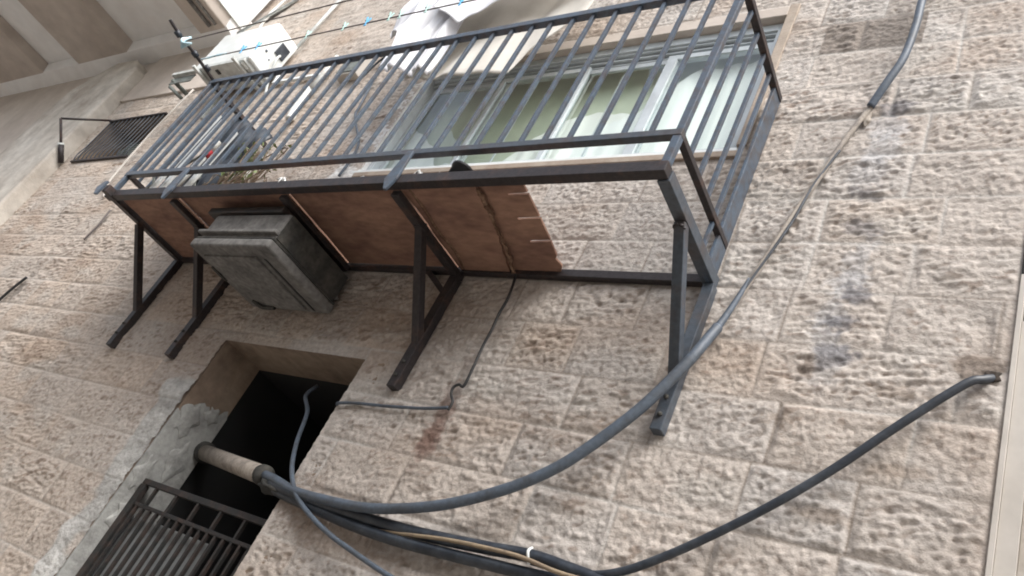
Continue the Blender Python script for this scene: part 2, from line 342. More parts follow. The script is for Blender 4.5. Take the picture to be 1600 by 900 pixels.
# non-uniform vertex lines that include the edges of all the openings
def lines(a, b_, st_fn, fixed):
    out = [a]
    while out[-1] < b_ - 1e-6: out.append(out[-1] + st_fn(out[-1]))
    out = np.array(out); out[-1] = b_
    for f_ in fixed: out[np.argmin(abs(out - f_))] = f_
    return np.unique(out)
xl = lines(X0, X1, lambda x: .020 if x < -1.5 else (.013 if x < .6 else (.0098 if x < 2.4 else .0072)), [WIN[0], WIN[1], DOOR[0], DOOR[1], GRL[0], GRL[1]])
zl = lines(WZ0, WZ1, lambda z: .06 if z < -2.5 else (.0075 if z < 2.3 else .018), [WIN[2], WIN[3], DOOR[3], GRL[2], GRL[3]])
def samp(A, x, z):
    fx = np.clip((x - X0) / step, 0, NX - 1.001); fz = np.clip((z + 2.5) / step, 0, NZ - 1.001)
    i = fx.astype(int); j = fz.astype(int); u = fx - i; v = fz - j
    if A.ndim == 3: u = u[..., None]; v = v[..., None]
    return A[j, i] * (1 - u) * (1 - v) + A[j, i + 1] * u * (1 - v) + A[j + 1, i] * (1 - u) * v + A[j + 1, i + 1] * u * v
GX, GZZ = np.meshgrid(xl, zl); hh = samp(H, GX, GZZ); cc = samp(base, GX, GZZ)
nx, nz = len(xl), len(zl)
er = np.interp(GZZ, zl, .013 * np.sin(zl * 23) * np.sin(zl * 61 + 1) + .010 * np.random.default_rng(5).standard_normal(nz).cumsum() / 12 % .012)
nearL = np.exp(-((GX - DOOR[0]) / .05) ** 2) * (GX <= DOOR[0] + 1e-6) * (GZZ < DOOR[3] - .02)
co = np.stack([GX - nearL * np.abs(er), -hh, GZZ], -1).reshape(-1, 3)
cx = (xl[:-1] + xl[1:]) / 2; cz = (zl[:-1] + zl[1:]) / 2; CX, CZ = np.meshgrid(cx, cz)
keep = np.ones_like(CX, bool)
for r_ in (WIN, DOOR, GRL): keep &= ~((CX > r_[0]) & (CX < r_[1]) & (CZ > r_[2]) & (CZ < r_[3]))
jj, ii = np.nonzero(keep); v0 = jj * nx + ii
quads = np.stack([v0, v0 + 1, v0 + nx + 1, v0 + nx], -1).astype(np.int32)
mw = bpy.data.meshes.new('wall'); mw.vertices.add(len(co)); mw.vertices.foreach_set('co', co.ravel().astype(np.float32))
mw.loops.add(quads.size); mw.loops.foreach_set('vertex_index', quads.ravel()); mw.polygons.add(len(quads))
mw.polygons.foreach_set('loop_start', np.arange(0, quads.size, 4, dtype=np.int32)); mw.polygons.foreach_set('use_smooth', np.ones(len(quads), bool))
ca = mw.attributes.new('stone_col', 'FLOAT_COLOR', 'POINT')
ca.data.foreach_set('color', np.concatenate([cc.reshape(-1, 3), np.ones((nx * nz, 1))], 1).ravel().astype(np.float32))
mw.update(calc_edges=True); mw.materials.append(M['stone'])

BLD = empty('stone_building', (0, 0, GZ))
tag(BLD, 'rough tooled beige stone apartment house filling the picture behind the metal balcony', 'building')
wall = bpy.data.objects.new('wall', mw); COL.objects.link(wall); wall.parent = BLD; wall.matrix_parent_inverse = Matrix.Translation((0, 0, -GZ))
# plaster band and walls further left and right, upper storeys, closed rear shell
part(MB().box((-12, 0, GZ), (X0, .4, 8)).box((X1 + .135, 0.12, GZ), (9, .5, 9)).box((X0, .0, WZ1), (X1, .4, 9)), 'side_wall', M['beam_pl'], BLD)
part(MB().box((X0 + .002, -.035, 2.27), (-1.72, .01, 3.32)), 'plaster_band', M['beam_pl'], BLD, .008)
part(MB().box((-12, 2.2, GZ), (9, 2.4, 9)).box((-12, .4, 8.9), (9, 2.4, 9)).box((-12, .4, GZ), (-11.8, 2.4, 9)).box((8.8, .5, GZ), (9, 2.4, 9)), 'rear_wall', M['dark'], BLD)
# corner pilaster on the right: bead and smooth band
part(MB().box((X1 + .001, -.012, GZ), (X1 + .018, .05, .10)).box((X1 + .0185, .0, GZ), (X1 + .075, .05, -.10)), 'corner_bead', M['facade'], BLD, .002)
part(MB().box((X1 + .001, -.010, .10), (X1 + .006, .05, 4.3)), 'corner_joint', M['dark'], BLD)
part(MB().box((X1 + .0755, .006, GZ), (X1 + .1345, .3, 4.3)), 'corner_pilaster', M['plaster'], BLD, .003)
part(MB().box((X1 + .0065, -.004, .12), (X1 + .075, .05, 4.3)), 'corner_stone', M['smooth'], BLD, .003)

# ---- big window
def framebox(mb, x0, x1, z0, z1, y0, y1, w, wt=None, wb=None):
    wt = w if wt is None else wt; wb = w if wb is None else wb
    mb.box((x0, y0, z0), (x0 + w, y1, z1)).box((x1 - w, y0, z0), (x1, y1, z1))
    mb.box((x0 + w, y0 + .001, z1 - wt), (x1 - w, y1 - .001, z1)).box((x0 + w, y0 + .001, z0), (x1 - w, y1 - .001, z0 + wb)); return mb
x0, x1, z0, z1 = WIN
win = empty('window', (x0, 0, z0)); win.parent = BLD; win.matrix_parent_inverse = Matrix.Translation((0, 0, -GZ))
tag(win, 'wide aluminium sliding window')
part(MB().box((x0 - .12, -.004, z0), (x0, .13, z1)), 'jamb', M['whitepatch'], win, .004)
part(MB().box((x1, -.018, z0 + .01), (x1 + .055, .13, z1 + .10)), 'jamb', M['smooth'], win, .004)
part(MB().box((x0 - .14, -.020, z1), (x1 + .0, .13, z1 + .085)), 'lintel', M['beam_pl'], win, .004)
part(MB().box((x0 - .02, -.022, z0 - .075), (x1 + .03, .13, z0 - .030)), 'sill', M['smooth'], win, .006)
part(MB().box((x0 - .10, -.012, z0 - .0295), (x1 + .01, .13, z0 - .001)), 'sill_board', M['white'], win, .004)
f_ = framebox(MB(), x0, x1, z0, z1, .03, .125, .045, .06, .04)
for k_, zz in enumerate((z1 - .075, z1 - .10, z1 - .125)): f_.box((x0 + .045, .045 + .018 * k_, zz), (x1 - .045, .13, zz + .013))
fr_ = part(f_, 'frame', M['alu'], win, .003)
for (a, b_, yy, wl, wr) in ((1.345, 2.09, .085, .03, .055), (2.03, 2.745, .060, .035, .035), (2.70, 3.37, .085, .035, .03), (3.30, 3.955, .060, .065, .045)):
    s_ = MB(); s_.box((a, yy, z0 + .04), (a + wl, yy + .022, z1 - .125)).box((b_ - wr, yy, z0 + .04), (b_, yy + .022, z1 - .125))
    s_.box((a + wl, yy + .001, z0 + .04), (b_ - wr, yy + .021, z0 + .085)).box((a + wl, yy + .001, z1 - .165), (b_ - wr, yy + .021, z1 - .125))
    part(s_, 'sash', M['alu'], win, .002)
    part(MB().box((a + wl, yy + .008, z0 + .085), (b_ - wr, yy + .013, z1 - .165)), 'pane', M['glass'], win)
part(MB().box((2.325, .088, z0 + .085), (2.340, .0925, z1 - .165)), 'glazing_bar', M['alu'], win)
part(MB().box((2.985, .112, z0 + .085), (3.0, .122, z1 - .165)), 'glazing_bar', M['alu'], win)
# room behind: olive wall and a white drape whose shape stands in for bright sky reflections
part(MB().box((x0 - .3, .21, z0 - .4), (x1 + .3, .25, z1 + .8)).box((x0 - .3, .14, z1 + .005), (x1 + .3, .75, z1 + .03)).box((x0 - .33, .14, z0 - .4), (x0 - .3, .75, z1 + .8)).box((x1 + .3, .14, z0 - .4), (x1 + .33, .75, z1 + .8)), 'room_wall', M['green'], win)
top = [(1.25, 1.55), (1.42, 1.42), (1.62, 1.28), (1.78, 1.06), (2.2, 1.03), (2.33, 1.06), (2.45, 1.18), (2.60, 1.34), (2.78, 1.45), (2.98, 1.47), (3.10, 1.42), (3.18, 1.42), (3.25, 1.48), (3.36, 1.66), (3.5, 1.78), (4.1, 1.82)]
n_ = 160; vs = []; fs = []
for i in range(n_ + 1):
    x = 1.25 + (4.1 - 1.25) * i / n_; tz = np.interp(x, [p[0] for p in top], [p[1] for p in top]) + .012 * math.sin(x * 31)
    for j in range(9):
        z = .6 + (tz - .6) * j / 8; vs.append((x, .155 + .010 * math.sin(x * 42 + 1.5 * math.sin(x * 5)) * (1.2 - j / 10) + .01 * math.sin(x * 9), z))
for i in range(n_):
    for j in range(8): fs.append((i * 9 + j, (i + 1) * 9 + j, (i + 1) * 9 + j + 1, i * 9 + j + 1))
cu = part(MB().add(vs, fs, True), 'reflection_curtain', M['reflection_curtain'], win)

# ---- doorway at the bottom left of the wall
x0, x1, z0, z1 = DOOR
dr = empty('doorway', (x0, 0, GZ)); dr.parent = BLD; dr.matrix_parent_inverse = Matrix.Translation((0, 0, -GZ))
tag(dr, 'deep dark stair opening with worn plaster reveals')
YD = .32
part(MB().box((x0 - .2, .003, GZ), (x0, YD, z1)), 'left_reveal', M['reveal'], dr)

part(MB().box((x1, .003, GZ), (x1 + .15, YD, z1)), 'right_reveal', M['reveal'], dr)
part(MB().box((x0 - .2, .003, z1), (x1 + .15, YD, z1 + .2)), 'soffit', M['reveal'], dr)
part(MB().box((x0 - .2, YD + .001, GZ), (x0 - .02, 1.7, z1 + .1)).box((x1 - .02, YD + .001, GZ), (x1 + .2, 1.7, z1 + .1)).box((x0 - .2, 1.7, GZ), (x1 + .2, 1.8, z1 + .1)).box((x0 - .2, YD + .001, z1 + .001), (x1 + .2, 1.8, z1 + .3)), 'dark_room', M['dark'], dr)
part(MB().box((1.30, 1.15, -2.6), (2.6, 1.25, -1.02)).box((1.30, 1.05, -1.06), (2.6, 1.149, -1.02)), 'stair_flight', M['panel'], dr)
# irregular cement smear over the left reveal and the wall edge
def patch(poly, y, th, mt, name, parent, seed=1, sub=5, label=None):
    rr = random.Random(seed); pts = []
    for i in range(len(poly)):
        a = Vector(poly[i]).to_3d(); b2 = Vector(poly[(i + 1) % len(poly)]).to_3d()
        for k in range(sub):
            p = a.lerp(b2, k / sub); pts.append((p.x + rr.uniform(-.012, .012), p.y + rr.uniform(-.012, .012)))
    c = (sum(p[0] for p in pts) / len(pts), sum(p[1] for p in pts) / len(pts)); n = len(pts); vs = []; fs = []
    for k, (sc, yy) in enumerate(((1.0, 0), (.96, -th * .6), (.8, -th), (.45, -th * 1.1))):
        for p in pts: vs.append((c[0] + (p[0] - c[0]) * sc, y + yy + rr.uniform(-.15, .15) * th, c[1] + (p[1] - c[1]) * sc))
    for k in range(3):
        for i in range(n): fs.append((k * n + i, k * n + (i + 1) % n, (k + 1) * n + (i + 1) % n, (k + 1) * n + i))
    vs.append((c[0], y - th * 1.1, c[1])); fs += [(3 * n + i, 3 * n + (i + 1) % n, 4 * n) for i in range(n)]
    return part(MB().add(vs, fs, True), name, mt, parent, label=label)
rr = random.Random(8); cp = [(YD + .002, -1.62), (YD + .002, -.98)]
for k in range(14):
    cp.append((YD - YD * (k + 1) / 15, -.93 - .04 * math.sin(k * .55) - .012 * k + rr.uniform(-.012, .012)))
cp += [(.001, -1.1), (.001, -3.7), (YD + .002, -3.7)]
part(MB().prism([(y, z) for y, z in cp], 'x', x0 - .01, x0 + .006), 'cement_patch', M['cement'], dr)
for k, (yy_, zz_, sy_, sz_) in enumerate(((.10, -1.12, .07, .10), (.20, -1.35, .06, .12), (.06, -1.50, .05, .10), (.22, -1.02, .05, .05), (.12, -1.75, .08, .1))):
    import bmesh
    bm = bmesh.new(); bmesh.ops.create_icosphere(bm, subdivisions=4, radius=1)
    vs = [Vector((x0 + .006 + v.co.x * .012, yy_ + v.co.y * sy_ * (1 + .25 * math.sin(5 * v.co.z + k) + .12 * math.sin(13 * v.co.y + k)), zz_ + v.co.z * sz_ * (1 + .2 * math.sin(6 * v.co.y + 2 * k)))) for v in bm.verts]
    part(MB().add(vs, [tuple(v.index for v in f.verts) for f in bm.faces], True), 'cement_smear', M['cement'], dr); bm.free()

# ---- barred window at the far left
x0, x1, z0, z1 = GRL
gw = empty('barred_window', (x0, 0, z0)); gw.parent = BLD; gw.matrix_parent_inverse = Matrix.Translation((0, 0, -GZ))
tag(gw, 'small far window behind curved black bars')
part(MB().box((x0 - .1, .003, z0 - .1), (x0, .3, z1)).box((x1, .003, z0), (x1 + .1, .3, z1)).box((x0, .003, z1), (x1, .3, z1 + .1)).box((x0, .003, z0 - .1), (x1, .3, z0)), 'reveal', M['reveal'], gw)
part(MB().box((x0 - .1, .3, z0 - .1), (x1 + .1, .35, z1 + .1)), 'dark_pane', M['panel'], gw)
part(MB().box((x0 + .002, -.03, z1 - .02), (x1 - .002, .0, z1)), 'grille_rail', M['rust'], gw, .002)
part(MB().box((x0 + .002, -.03, z0), (x1 - .002, .0, z0 + .022)), 'grille_rail', M['rust'], gw, .002)
for i in range(13):
    x = x0 + .04 + (x1 - x0 - .08) * i / 12
    part(MB().tube([(x, -.015, z1 - .01), (x, -.018, z1 - .22), (x, -.022, z0 + .24), (x, -.034, z0 + .12), (x, -.028, z0 + .05), (x, -.015, z0 + .012)], .0065, 8, 5), 'bar', M['cable_b'], gw)
for i in range(9):
    z = z0 + .05 + i * .028
    part(MB().tube([(x0 + .45 + .02 * i, .10, z), (x0 + .8, .06, z + .01), (x1 - .08, .09, z)], .010, 6, 5), 'blind_slat', M['greybar'], gw)
# ---- protruding plaster pier on the far left
part(MB().prism([(-3.66, -2.4), (-3.66, 2.72), (-3.85, 2.9), (-4.3, 2.93), (-4.62, 2.75), (-4.95, 2.5), (-5.05, 2.1), (-5.1, 1.3), (-5.1, .6), (-5.05, -.4), (-5.0, -2.4)], 'y', -.17, .02), 'pier', M['plaster'], BLD, .025)

# ---- upper enclosed balcony (soffit with beams, white side panel)
UX1, UY = -2.20, -1.75
up = empty('upper_balcony', (-4, 0, 3.2)); up.parent = BLD; up.matrix_parent_inverse = Matrix.Translation((0, 0, -GZ))
part(MB().box((-12, UY, 3.24), (UX1 - .02, .0, 3.40)), 'slab', M['slab_pl'], up)
for a, b_ in ((-9.2, -6.5), (-5.55, -4.25), (-2.75, -2.222)):
    part(MB().prism([(a, 3.24), (a + .03, 3.10), (b_ - .03, 3.10), (b_, 3.24)], 'y', UY + .01, -.16), 'beam', M['beam_pl'], up, .012)
part(MB().prism([(.004, 3.06), (-.20, 3.10), (-.24, 3.239), (.004, 3.239)], 'x', -12, UX1 - .025), 'cove', M['slab_pl'], up, .01)
part(MB().box((UX1 - .02, UY, 3.22), (UX1, -.06, 4.7)).box((UX1 - .3, UY - .02, 3.22), (UX1, UY, 4.7)), 'side_panel', M['white'], up, .004)
part(MB().box((-12, UY - .02, 3.22), (UX1 - .301, UY, 5.6)), 'front_panel', M['facade'], up)

# ------------------------------------------------------------------ the metal balcony
L, D, H1, H2 = 4.136, .68, .1995, 1.1935
BAL = empty('metal_balcony', (L / 2, 0, 0)); tag(BAL, 'dark blue-grey steel balcony with barred railing and patchy plywood floor', 'balcony')
T = .05
part(MB().box((-.02, -D - .025, -.028), (L + .02, -D + .025, .028)), 'front_beam', M['rust'], BAL, .003)
part(MB().box((.085, -.045, -.026), (L - .026, -.008, .020)), 'wall_beam', M['rust'], BAL, .003)
for x in (.06, .79, 2.73, L):
    y0 = -D - .075 if x < .1 else -D + .0255
    part(MB().box((x - .027, y0, -.062 if x in (.79, 2.73) else -.034), (x + .027, -.006, .026 if x < .1 else -.0285 if x in (.79, 2.73) else .024)), 'side_beam', M['metal'] if x == L else M['rust'], BAL, .003)
part(MB().box((1.845, -D + .026, -.058), (1.895, -.046, -.0285)).box((1.20, -D + .13, -.075), (1.844, -D + .17, -.030)), 'cross_beam', M['rust'], BAL, .003)
for x, lo in ((.06, -.80), (.79, -.80), (2.73, -.765), (L + .01, -.765)):
    w_ = .055 if x < 4 else .05
    part(MB().box((x - w_ / 2, -.056, lo), (x + w_ / 2, -.004, -.0365 if x != .79 and x != 2.73 else -.0645)), 'wall_leg', M['rust'] if x < 4 else M['metal'], BAL, .003)
    yb = -.425
    part(MB().beam((x if x < 4 else L, yb, -.03), (x if x < 4 else L, -.035, -.50), .046, .046, (1, 0, 0)), 'brace', M['rust'] if x < 4 else M['metal'], BAL, .003)
part(MB().beam((2.52, -.03, -.03), (2.70, -.03, -.16), .03, .03, (0, 1, 0)), 'small_brace', M['rust'], BAL, .002)
for x in (.06, .79, 2.73, L + .01):
    for z in (-.62, -.70):
        part(MB().tube([(x, -.0565, z), (x, -.0665, z)], .010, 6, 1), 'bolt', M['oldbox_dark'], BAL)
wb = MB()
for x in (.79, 2.73, L):
    for (yy_, zz_) in ((-.425, -.062), (-.04, -.47)):
        for k in range(5):
            a = k * 1.25; wb.tube([(x + .024 * math.cos(a), yy_ + .020 * math.sin(a), zz_), (x + .024 * math.cos(a + .9), yy_ + .020 * math.sin(a + .9), zz_ + .004)], .006, 6, 1)
part(wb, 'weld', M['rust'], BAL)
# railing
part(MB().box((-.02, -D - .018, H1 - .018), (L + .018, -D + .018, H1 + .018)), 'bottom_rail', M['metal'], BAL, .003)
part(MB().box((-.02, -D - .020, H2 - .020), (L + .020, -D + .020, H2 + .020)), 'top_rail', M['metal_rail'], BAL, .003)
for x in (0.0, L):
    part(MB().box((x - .016, -D + .0185, H1 - .016), (x + .016, -.02, H1 + .016)), 'side_bottom_rail', M['rust'], BAL, .003)
    part(MB().box((x - .018, -D + .0205, H2 - .018), (x + .018, -.02, H2 + .018)), 'side_top_rail', M['rust'], BAL, .003)
    part(MB().box((x - .018, -D - .016, .0285), (x + .018, -D + .016, H1 - .0185)).box((x - .017, -D - .015, H1 + .0185), (x + .017, -D + .015, H2 - .0205)), 'corner_post', M['metal_rail'], BAL, .003)
part(MB().box((L - .006, -.118, -.035), (L + .012, -.012, H2 + .012)), 'wall_post', M['metal_rail'], BAL, .003)
part(MB().box((-.014, -.03, -.03), (.014, -.005, H2)), 'wall_post', M['metal_rail'], BAL, .003)
nb_ = 32
xb = [L - .13 * i for i in range(1, 32)]
for x in xb:
    if x < .04: continue
    j = random.uniform(-.004, .004)
    part(MB().beam((x + j, -D, H1 + .0175), (x + j + random.uniform(-.004, .004), -D, H2 - .0195), .019, .019, (0, 1, 0)), 'baluster', M['metal_rail'], BAL, .0015)
for xx in (0, L):
    for y in ((-.558, -.436, -.313, -.195) if xx else (-.60, -.53, -.46, -.39, -.32, -.25, -.18, -.11)):
        part(MB().box((xx - .0095, y - .0095, H1 + .0155), (xx + .0095, y + .0095, H2 - .0175)), 'baluster', M['metal_rail'], BAL, .0015)
        if xx: part(MB().box((xx - .009, y - .009, -.02), (xx + .009, y + .009, H1 - .0165)), 'lower_baluster', M['metal_rail'], BAL, .0015) if y == -.195 else None
# flat tapering posts fixed to the outside of the front beam
for x in (.79, 2.73):
    part(MB().prism([(x - .042, .03), (x - .050, -.012), (x - .012, -.085), (x + .004, -.085), (x + .030, -.012), (x + .022, H1 - .02), (x - .016, H1 - .02)], 'y', -D - .041, -D - .0255), 'gusset', M['metal_rail'], BAL, .003)
part(MB().prism([(.0, .05), (-.04, -.01), (.0, -.07), (.035, -.07), (.045, .05)], 'y', -D - .092, -D - .0765), 'gusset', M['metal_rail'], BAL, .003)
# plywood floor sheets with uneven edges
def sheet(poly, z0, z1, mt, name, parent, sub=8, jit=.004, label=None, seed=1):
    rr = random.Random(seed); pts = []
    for i in range(len(poly)):
        a, b2 = poly[i], poly[(i + 1) % len(poly)]
        for k in range(sub):
            t_ = k / sub; pts.append((a[0] + (b2[0] - a[0]) * t_ + rr.uniform(-jit, jit), a[1] + (b2[1] - a[1]) * t_ + rr.uniform(-jit, jit)))
    return part(MB().prism(pts, 'z', z0, z1), name, mt, parent, label=label)
yf, yr = -D + .030, -.050
sheet([(.10, yf), (.77, yf), (.77, yr), (.10, yr)], .0, .012, M['ply'], 'floor_sheet', BAL, seed=2)
sheet([(.80, yf), (1.86, yf), (1.86, yr), (.80, yr)], .0, .012, M['ply'], 'floor_sheet', BAL, seed=3)
sheet([(1.88, yf), (2.715, yf), (2.715, yr), (1.88, yr)], .0, .012, M['ply'], 'floor_sheet', BAL, seed=4)
sheet([(2.745, yf), (3.20, yf), (3.15, -.32), (3.06, -.03), (2.99, -.004), (2.745, -.02)], -.012, .0, M['ply'], 'floor_sheet', BAL, 10, .006, 'plywood sheet with a torn right edge', 5)
# slotted end piece: teeth between narrow slits open to the right
sl = [(3.08, yf), (3.455, yf), (3.452, -.585), (3.34, -.580), (3.34, -.570), (3.450, -.573), (3.437, -.43), (3.31, -.425), (3.31, -.412), (3.436, -.417), (3.42, -.275), (3.30, -.270), (3.30, -.256), (3.418, -.262), (3.405, -.16), (3.385, -.14), (3.398, -.09), (3.37, -.04), (3.39, -.006), (3.31, .004), (3.27, -.015), (3.16, -.03), (3.00, -.03)]
sheet(sl, .0015, .012, M['ply'], 'floor_sheet', BAL, 1, .0015, 'short plywood end piece with open slits', 6)
rg_ = MB()
pts = [(3.205 - .11 * (k / 22) ** 1.6 + random.uniform(-.007, .007), yf + .02 + (.60 * k / 22), -.016 + random.uniform(-.006, .004)) for k in range(23)]
for a, b_ in zip(pts, pts[1:]): rg_.beam(a, b_, random.uniform(.010, .026), random.uniform(.006, .014))
part(rg_, 'torn_edge', M['ply_edge'], BAL)
part(MB().tube([(2.745 + .045, yf, -.006), (2.80, -.5, -.014), (2.785, -.35, -.012), (2.80, -.2, -.010), (2.77, yr, -.006)], .010, 6, 6), 'torn_edge', M['ply_edge'], BAL)

# ------------------------------------------------------------------ the old casing hanging under the floor
HB = empty('hanging_casing', (1.59, -.3, -.08)); tag(HB, 'dusty dark grey boxy casing slung under the left half of the balcony', 'box')
def rbox(lo, hi, r, seg=4):
    import bmesh
    bm = bmesh.new(); bmesh.ops.create_cube(bm, size=1)
    for v in bm.verts:
        v.co = Vector(((lo[0] + hi[0]) / 2 + v.co.x * (hi[0] - lo[0]), (lo[1] + hi[1]) / 2 + v.co.y * (hi[1] - lo[1]), (lo[2] + hi[2]) / 2 + v.co.z * (hi[2] - lo[2])))
    bmesh.ops.bevel(bm, geom=list(bm.edges), offset=r, segments=seg, affect='EDGES', profile=.6)
    vs = [v.co.copy() for v in bm.verts]; fs = [tuple(v.index for v in f.verts) for f in bm.faces]; bm.free(); return vs, fs
vs, fs = rbox((1.25, -.585, -.285), (1.94, -.035, -.105), .022); part(MB().add(vs, fs), 'body', M['oldbox'], HB)
part(MB().box((1.9405, -.575, -.28), (1.946, -.045, -.110)), 'side_cover', M['oldbox_dark'], HB, .002)
part(MB().box((1.16, -.60, -.104), (1.86, -.06, -.062)), 'top_tray', M['blackiron'], HB, .004)
vs, fs = rbox((1.232, -.602, -.362), (1.955, -.020, -.3015), .020); part(MB().add(vs, fs), 'lower_lid', M['oldbox'], HB, label='dusty lid of the casing, facing down')
vs, fs = rbox((1.240, -.595, -.3005), (1.948, -.028, -.2855), .006); part(MB().add(vs, fs), 'seam', M['oldbox_dark'], HB)
vs, fs = rbox((1.226, -.608, -.262), (1.945, -.025, -.240), .008); part(MB().add(vs, fs), 'rim', M['oldbox'], HB)
vs, fs = rbox((1.30, -.52, -.378), (1.79, -.06, -.3625), .006); part(MB().add(vs, fs), 'raised_panel', M['oldbox'], HB)
part(MB().box((1.835, -.50, -.366), (1.852, -.05, -.3625)), 'groove', M['blackp'], HB)
part(MB().tube([(1.27, -.42, -.37), (1.30, -.36, -.385), (1.28, -.30, -.372)], .010, 8, 6), 'handle', M['oldbox_dark'], HB)
part(MB().tube([(1.36, -.12, -.38), (1.42, -.08, -.395), (1.52, -.07, -.385)], .012, 8, 6), 'handle', M['oldbox_dark'], HB)
patch([(1.24, -.34), (1.34, -.33), (1.36, -.27), (1.26, -.25)], -.46, .008, M['whitegrey'], 'torn_strip', HB, 9, 3)
for xx in (1.30, 1.80):
    part(MB().box((xx, -.5, -.0615), (xx + .03, -.08, -.0355)), 'hanger', M['rust'], HB, .002)

# ------------------------------------------------------------------ outdoor air conditioner at the upper left
AC = empty('air_conditioner', (-1.18, -.18, 2.1)); tag(AC, 'white outdoor air conditioner unit on a wall bracket, left end above balcony', 'air conditioner')
vs, fs = rbox((-1.61, -.34, 2.105), (-.76, -.05, 2.62), .022); part(MB().add(vs, fs), 'casing', M['white'], AC)
part(MB().box((-1.56, -.345, 2.07), (-.80, -.06, 2.104)), 'underside', M['whitegrey'], AC, .004)
for i in range(3):
    vs, fs = rbox((-.955 + .05 * i, -.33, 2.058), (-.92 + .05 * i, -.25, 2.0695), .003); part(MB().add(vs, fs), 'vent', M['white'], AC)
part(MB().box((-1.28, -.30, 2.060), (-1.24, -.25, 2.0695)), 'drain_hole', M['blackp'], AC)
part(MB().box((-.7598, -.20, 2.36), (-.745, -.09, 2.50)), 'valve_cover', M['cable_b'], AC, .004)
part(MB().tube([(-.7595, -.26, 2.30), (-.752, -.26, 2.30)], .012, 10, 1).tube([(-.7595, -.19, 2.26), (-.752, -.19, 2.26)], .007, 8, 1), 'screw', M['cable_g'], AC)
part(MB().tube([(-.75, -.14, 2.38), (-.70, -.16, 2.28), (-.705, -.10, 2.1), (-.66, -.03, 1.9)], .012, 8, 6), 'hose', M['whitegrey'], AC)
BR = empty('wall_bracket', (-1.3, -.2, 2.0)); tag(BR, 'pale metal wall bracket holding the white air conditioner', 'bracket')
for x in (-1.50, -.88):
    part(MB().box((x - .02, -.40, 2.034), (x + .02, -.0, 2.058)), 'arm', M['whitegrey'], BR, .002)
    part(MB().box((x - .02, -.03, 1.74), (x + .02, -.0, 2.033)), 'upright', M['whitegrey'], BR, .002)
part(MB().box((-1.98, -.335, 2.070), (-1.575, -.30, 2.105)), 'cross_bar', M['whitegrey'], BR, .002)
part(MB().box((-1.97, -.30, 1.97), (-1.60, -.29, 2.069)), 'back_plate', M['greybar'], BR, .002)
part(MB().tube([(-1.93, -.31, 2.02), (-1.80, -.17, 1.96)], .022, 10, 1).tube([(-1.90, -.30, 1.93), (-1.79, -.18, 1.88)], .018, 10, 1), 'roller', M['greybar'], BR)
# tangle of wall hardware below the unit
HW = empty('meter_box', (.35, -.03, 2.05)); tag(HW, 'beige utility box on the wall between the air conditioner and the window', 'utility box')
vs, fs = rbox((.24, -.085, 1.99), (.50, .0, 2.29), .012); part(MB().add(vs, fs), 'box_body', M['facade'], HW)
part(MB().box((.26, -.094, 2.01), (.48, -.0855, 2.27)), 'door', M['greybar'], HW, .003)
o = MB().box((-1.15, -.05, 2.255), (-.72, -.02, 2.28)); o.box((-.72, -.05, 2.10), (-.05, -.02, 2.13)).beam((-.74, -.035, 2.26), (-.70, -.035, 2.10), .025, .03)
o = o.build('cable_trunking', M['white'], None, .002); tag(o, 'white stepped cable trunking on the stone right of the air conditioner', 'trunking')
o = MB().tube([(.02, -.05, 2.32), (.01, -.05, 1.90)], .030, 12, 1).tube([(-.02, -.045, 1.90), (.0, -.04, 1.62), (.02, -.035, 1.52)], .038, 12, 4).tube([(.02, -.035, 1.52), (.03, -.03, 1.2), (.02, -.03, .75)], .015, 10, 4)
o = o.build('drain_pipe', M['pvc']); tag(o, 'white plastic drain pipe with thick collar behind the railing', 'pipe')
o = MB().tube([(-2.10, -.05, 2.22), (-2.115, -.06, 1.6), (-2.11, -.05, 1.09), (-2.07, -.05, .85), (-2.00, -.02, .70)], .010, 10, 5).build('wall_pipe', M['facade'])
tag(o, 'thin cream pipe running down the wall left of the balcony', 'pipe')
o = MB().tube([(.62, -.03, 2.30), (.66, -.03, 2.17), (.80, -.035, 1.63), (.82, -.03, 1.5), (.93, -.035, 1.36), (1.15, -.04, 1.09), (1.16, -.03, .8)], .010, 8, 6).build('power_cord', M['cable_g'])
tag(o, 'dark cord drooping down the stone left of the window', 'cord')
o = MB().tube([(.78, -.03, 2.30), (.74, -.06, 2.22), (.62, -.04, 2.15), (.55, -.03, 1.98)], .009, 8, 6).build('power_cord', M['cable_b']); tag(o, 'short black wire looping beside the beige utility box', 'cord')

# folded rack, planks and odds and ends standing on the balcony floor
RK = empty('folding_rack', (.1, -.35, .02)); tag(RK, 'grey crisscross folding rack at the left end inside the railing', 'rack')
for (a, b_, y) in (((-.0, .05), (.50, .55), -.60), ((.0, .30), (.26, .05), -.60), ((.26, .05), (.50, .30), -.602), ((.50, .30), (.75, .05), -.6), ((.1, .4), (.45, .05), -.59)):
    part(MB().beam((a[0] + .1, y, a[1]), (b_[0] + .1, y + .01, b_[1]), .014, .014, (0, 1, 0)), 'lattice_bar', M['greybar'], RK, .001)
part(MB().box((-.26, -.35, .50), (.12, -.33, .535)).box((-.26, -.35, .30), (-.235, -.33, .5)).box((-.20, -.34, .22), (.3, -.325, .25)), 'frame_bar', M['greybar'], RK, .002)
for i, (p, q) in enumerate((((.30, -.615, .03), (.338, -.610, .86)), ((.425, -.615, .03), (.449, -.610, .80)))):
    part_ = MB().beam(p, q, .045, .02, (0, 1, 0)).build('plank', M['white'], None, .002)
    tag(part_, ('longer narrow white board leaning upright inside the railing, left of its pair' if i == 0 else 'narrow white board leaning inside the railing, second from the left end'), 'board', 'white boards on the balcony')
o = MB().beam((.715, -.615, .03), (.740, -.610, .64), .05, .02, (0, 1, 0)).build('plank', M['white'], None, .002); tag(o, 'shortest white board leaning inside the railing beside the red capped tube', 'board', 'white boards on the balcony')
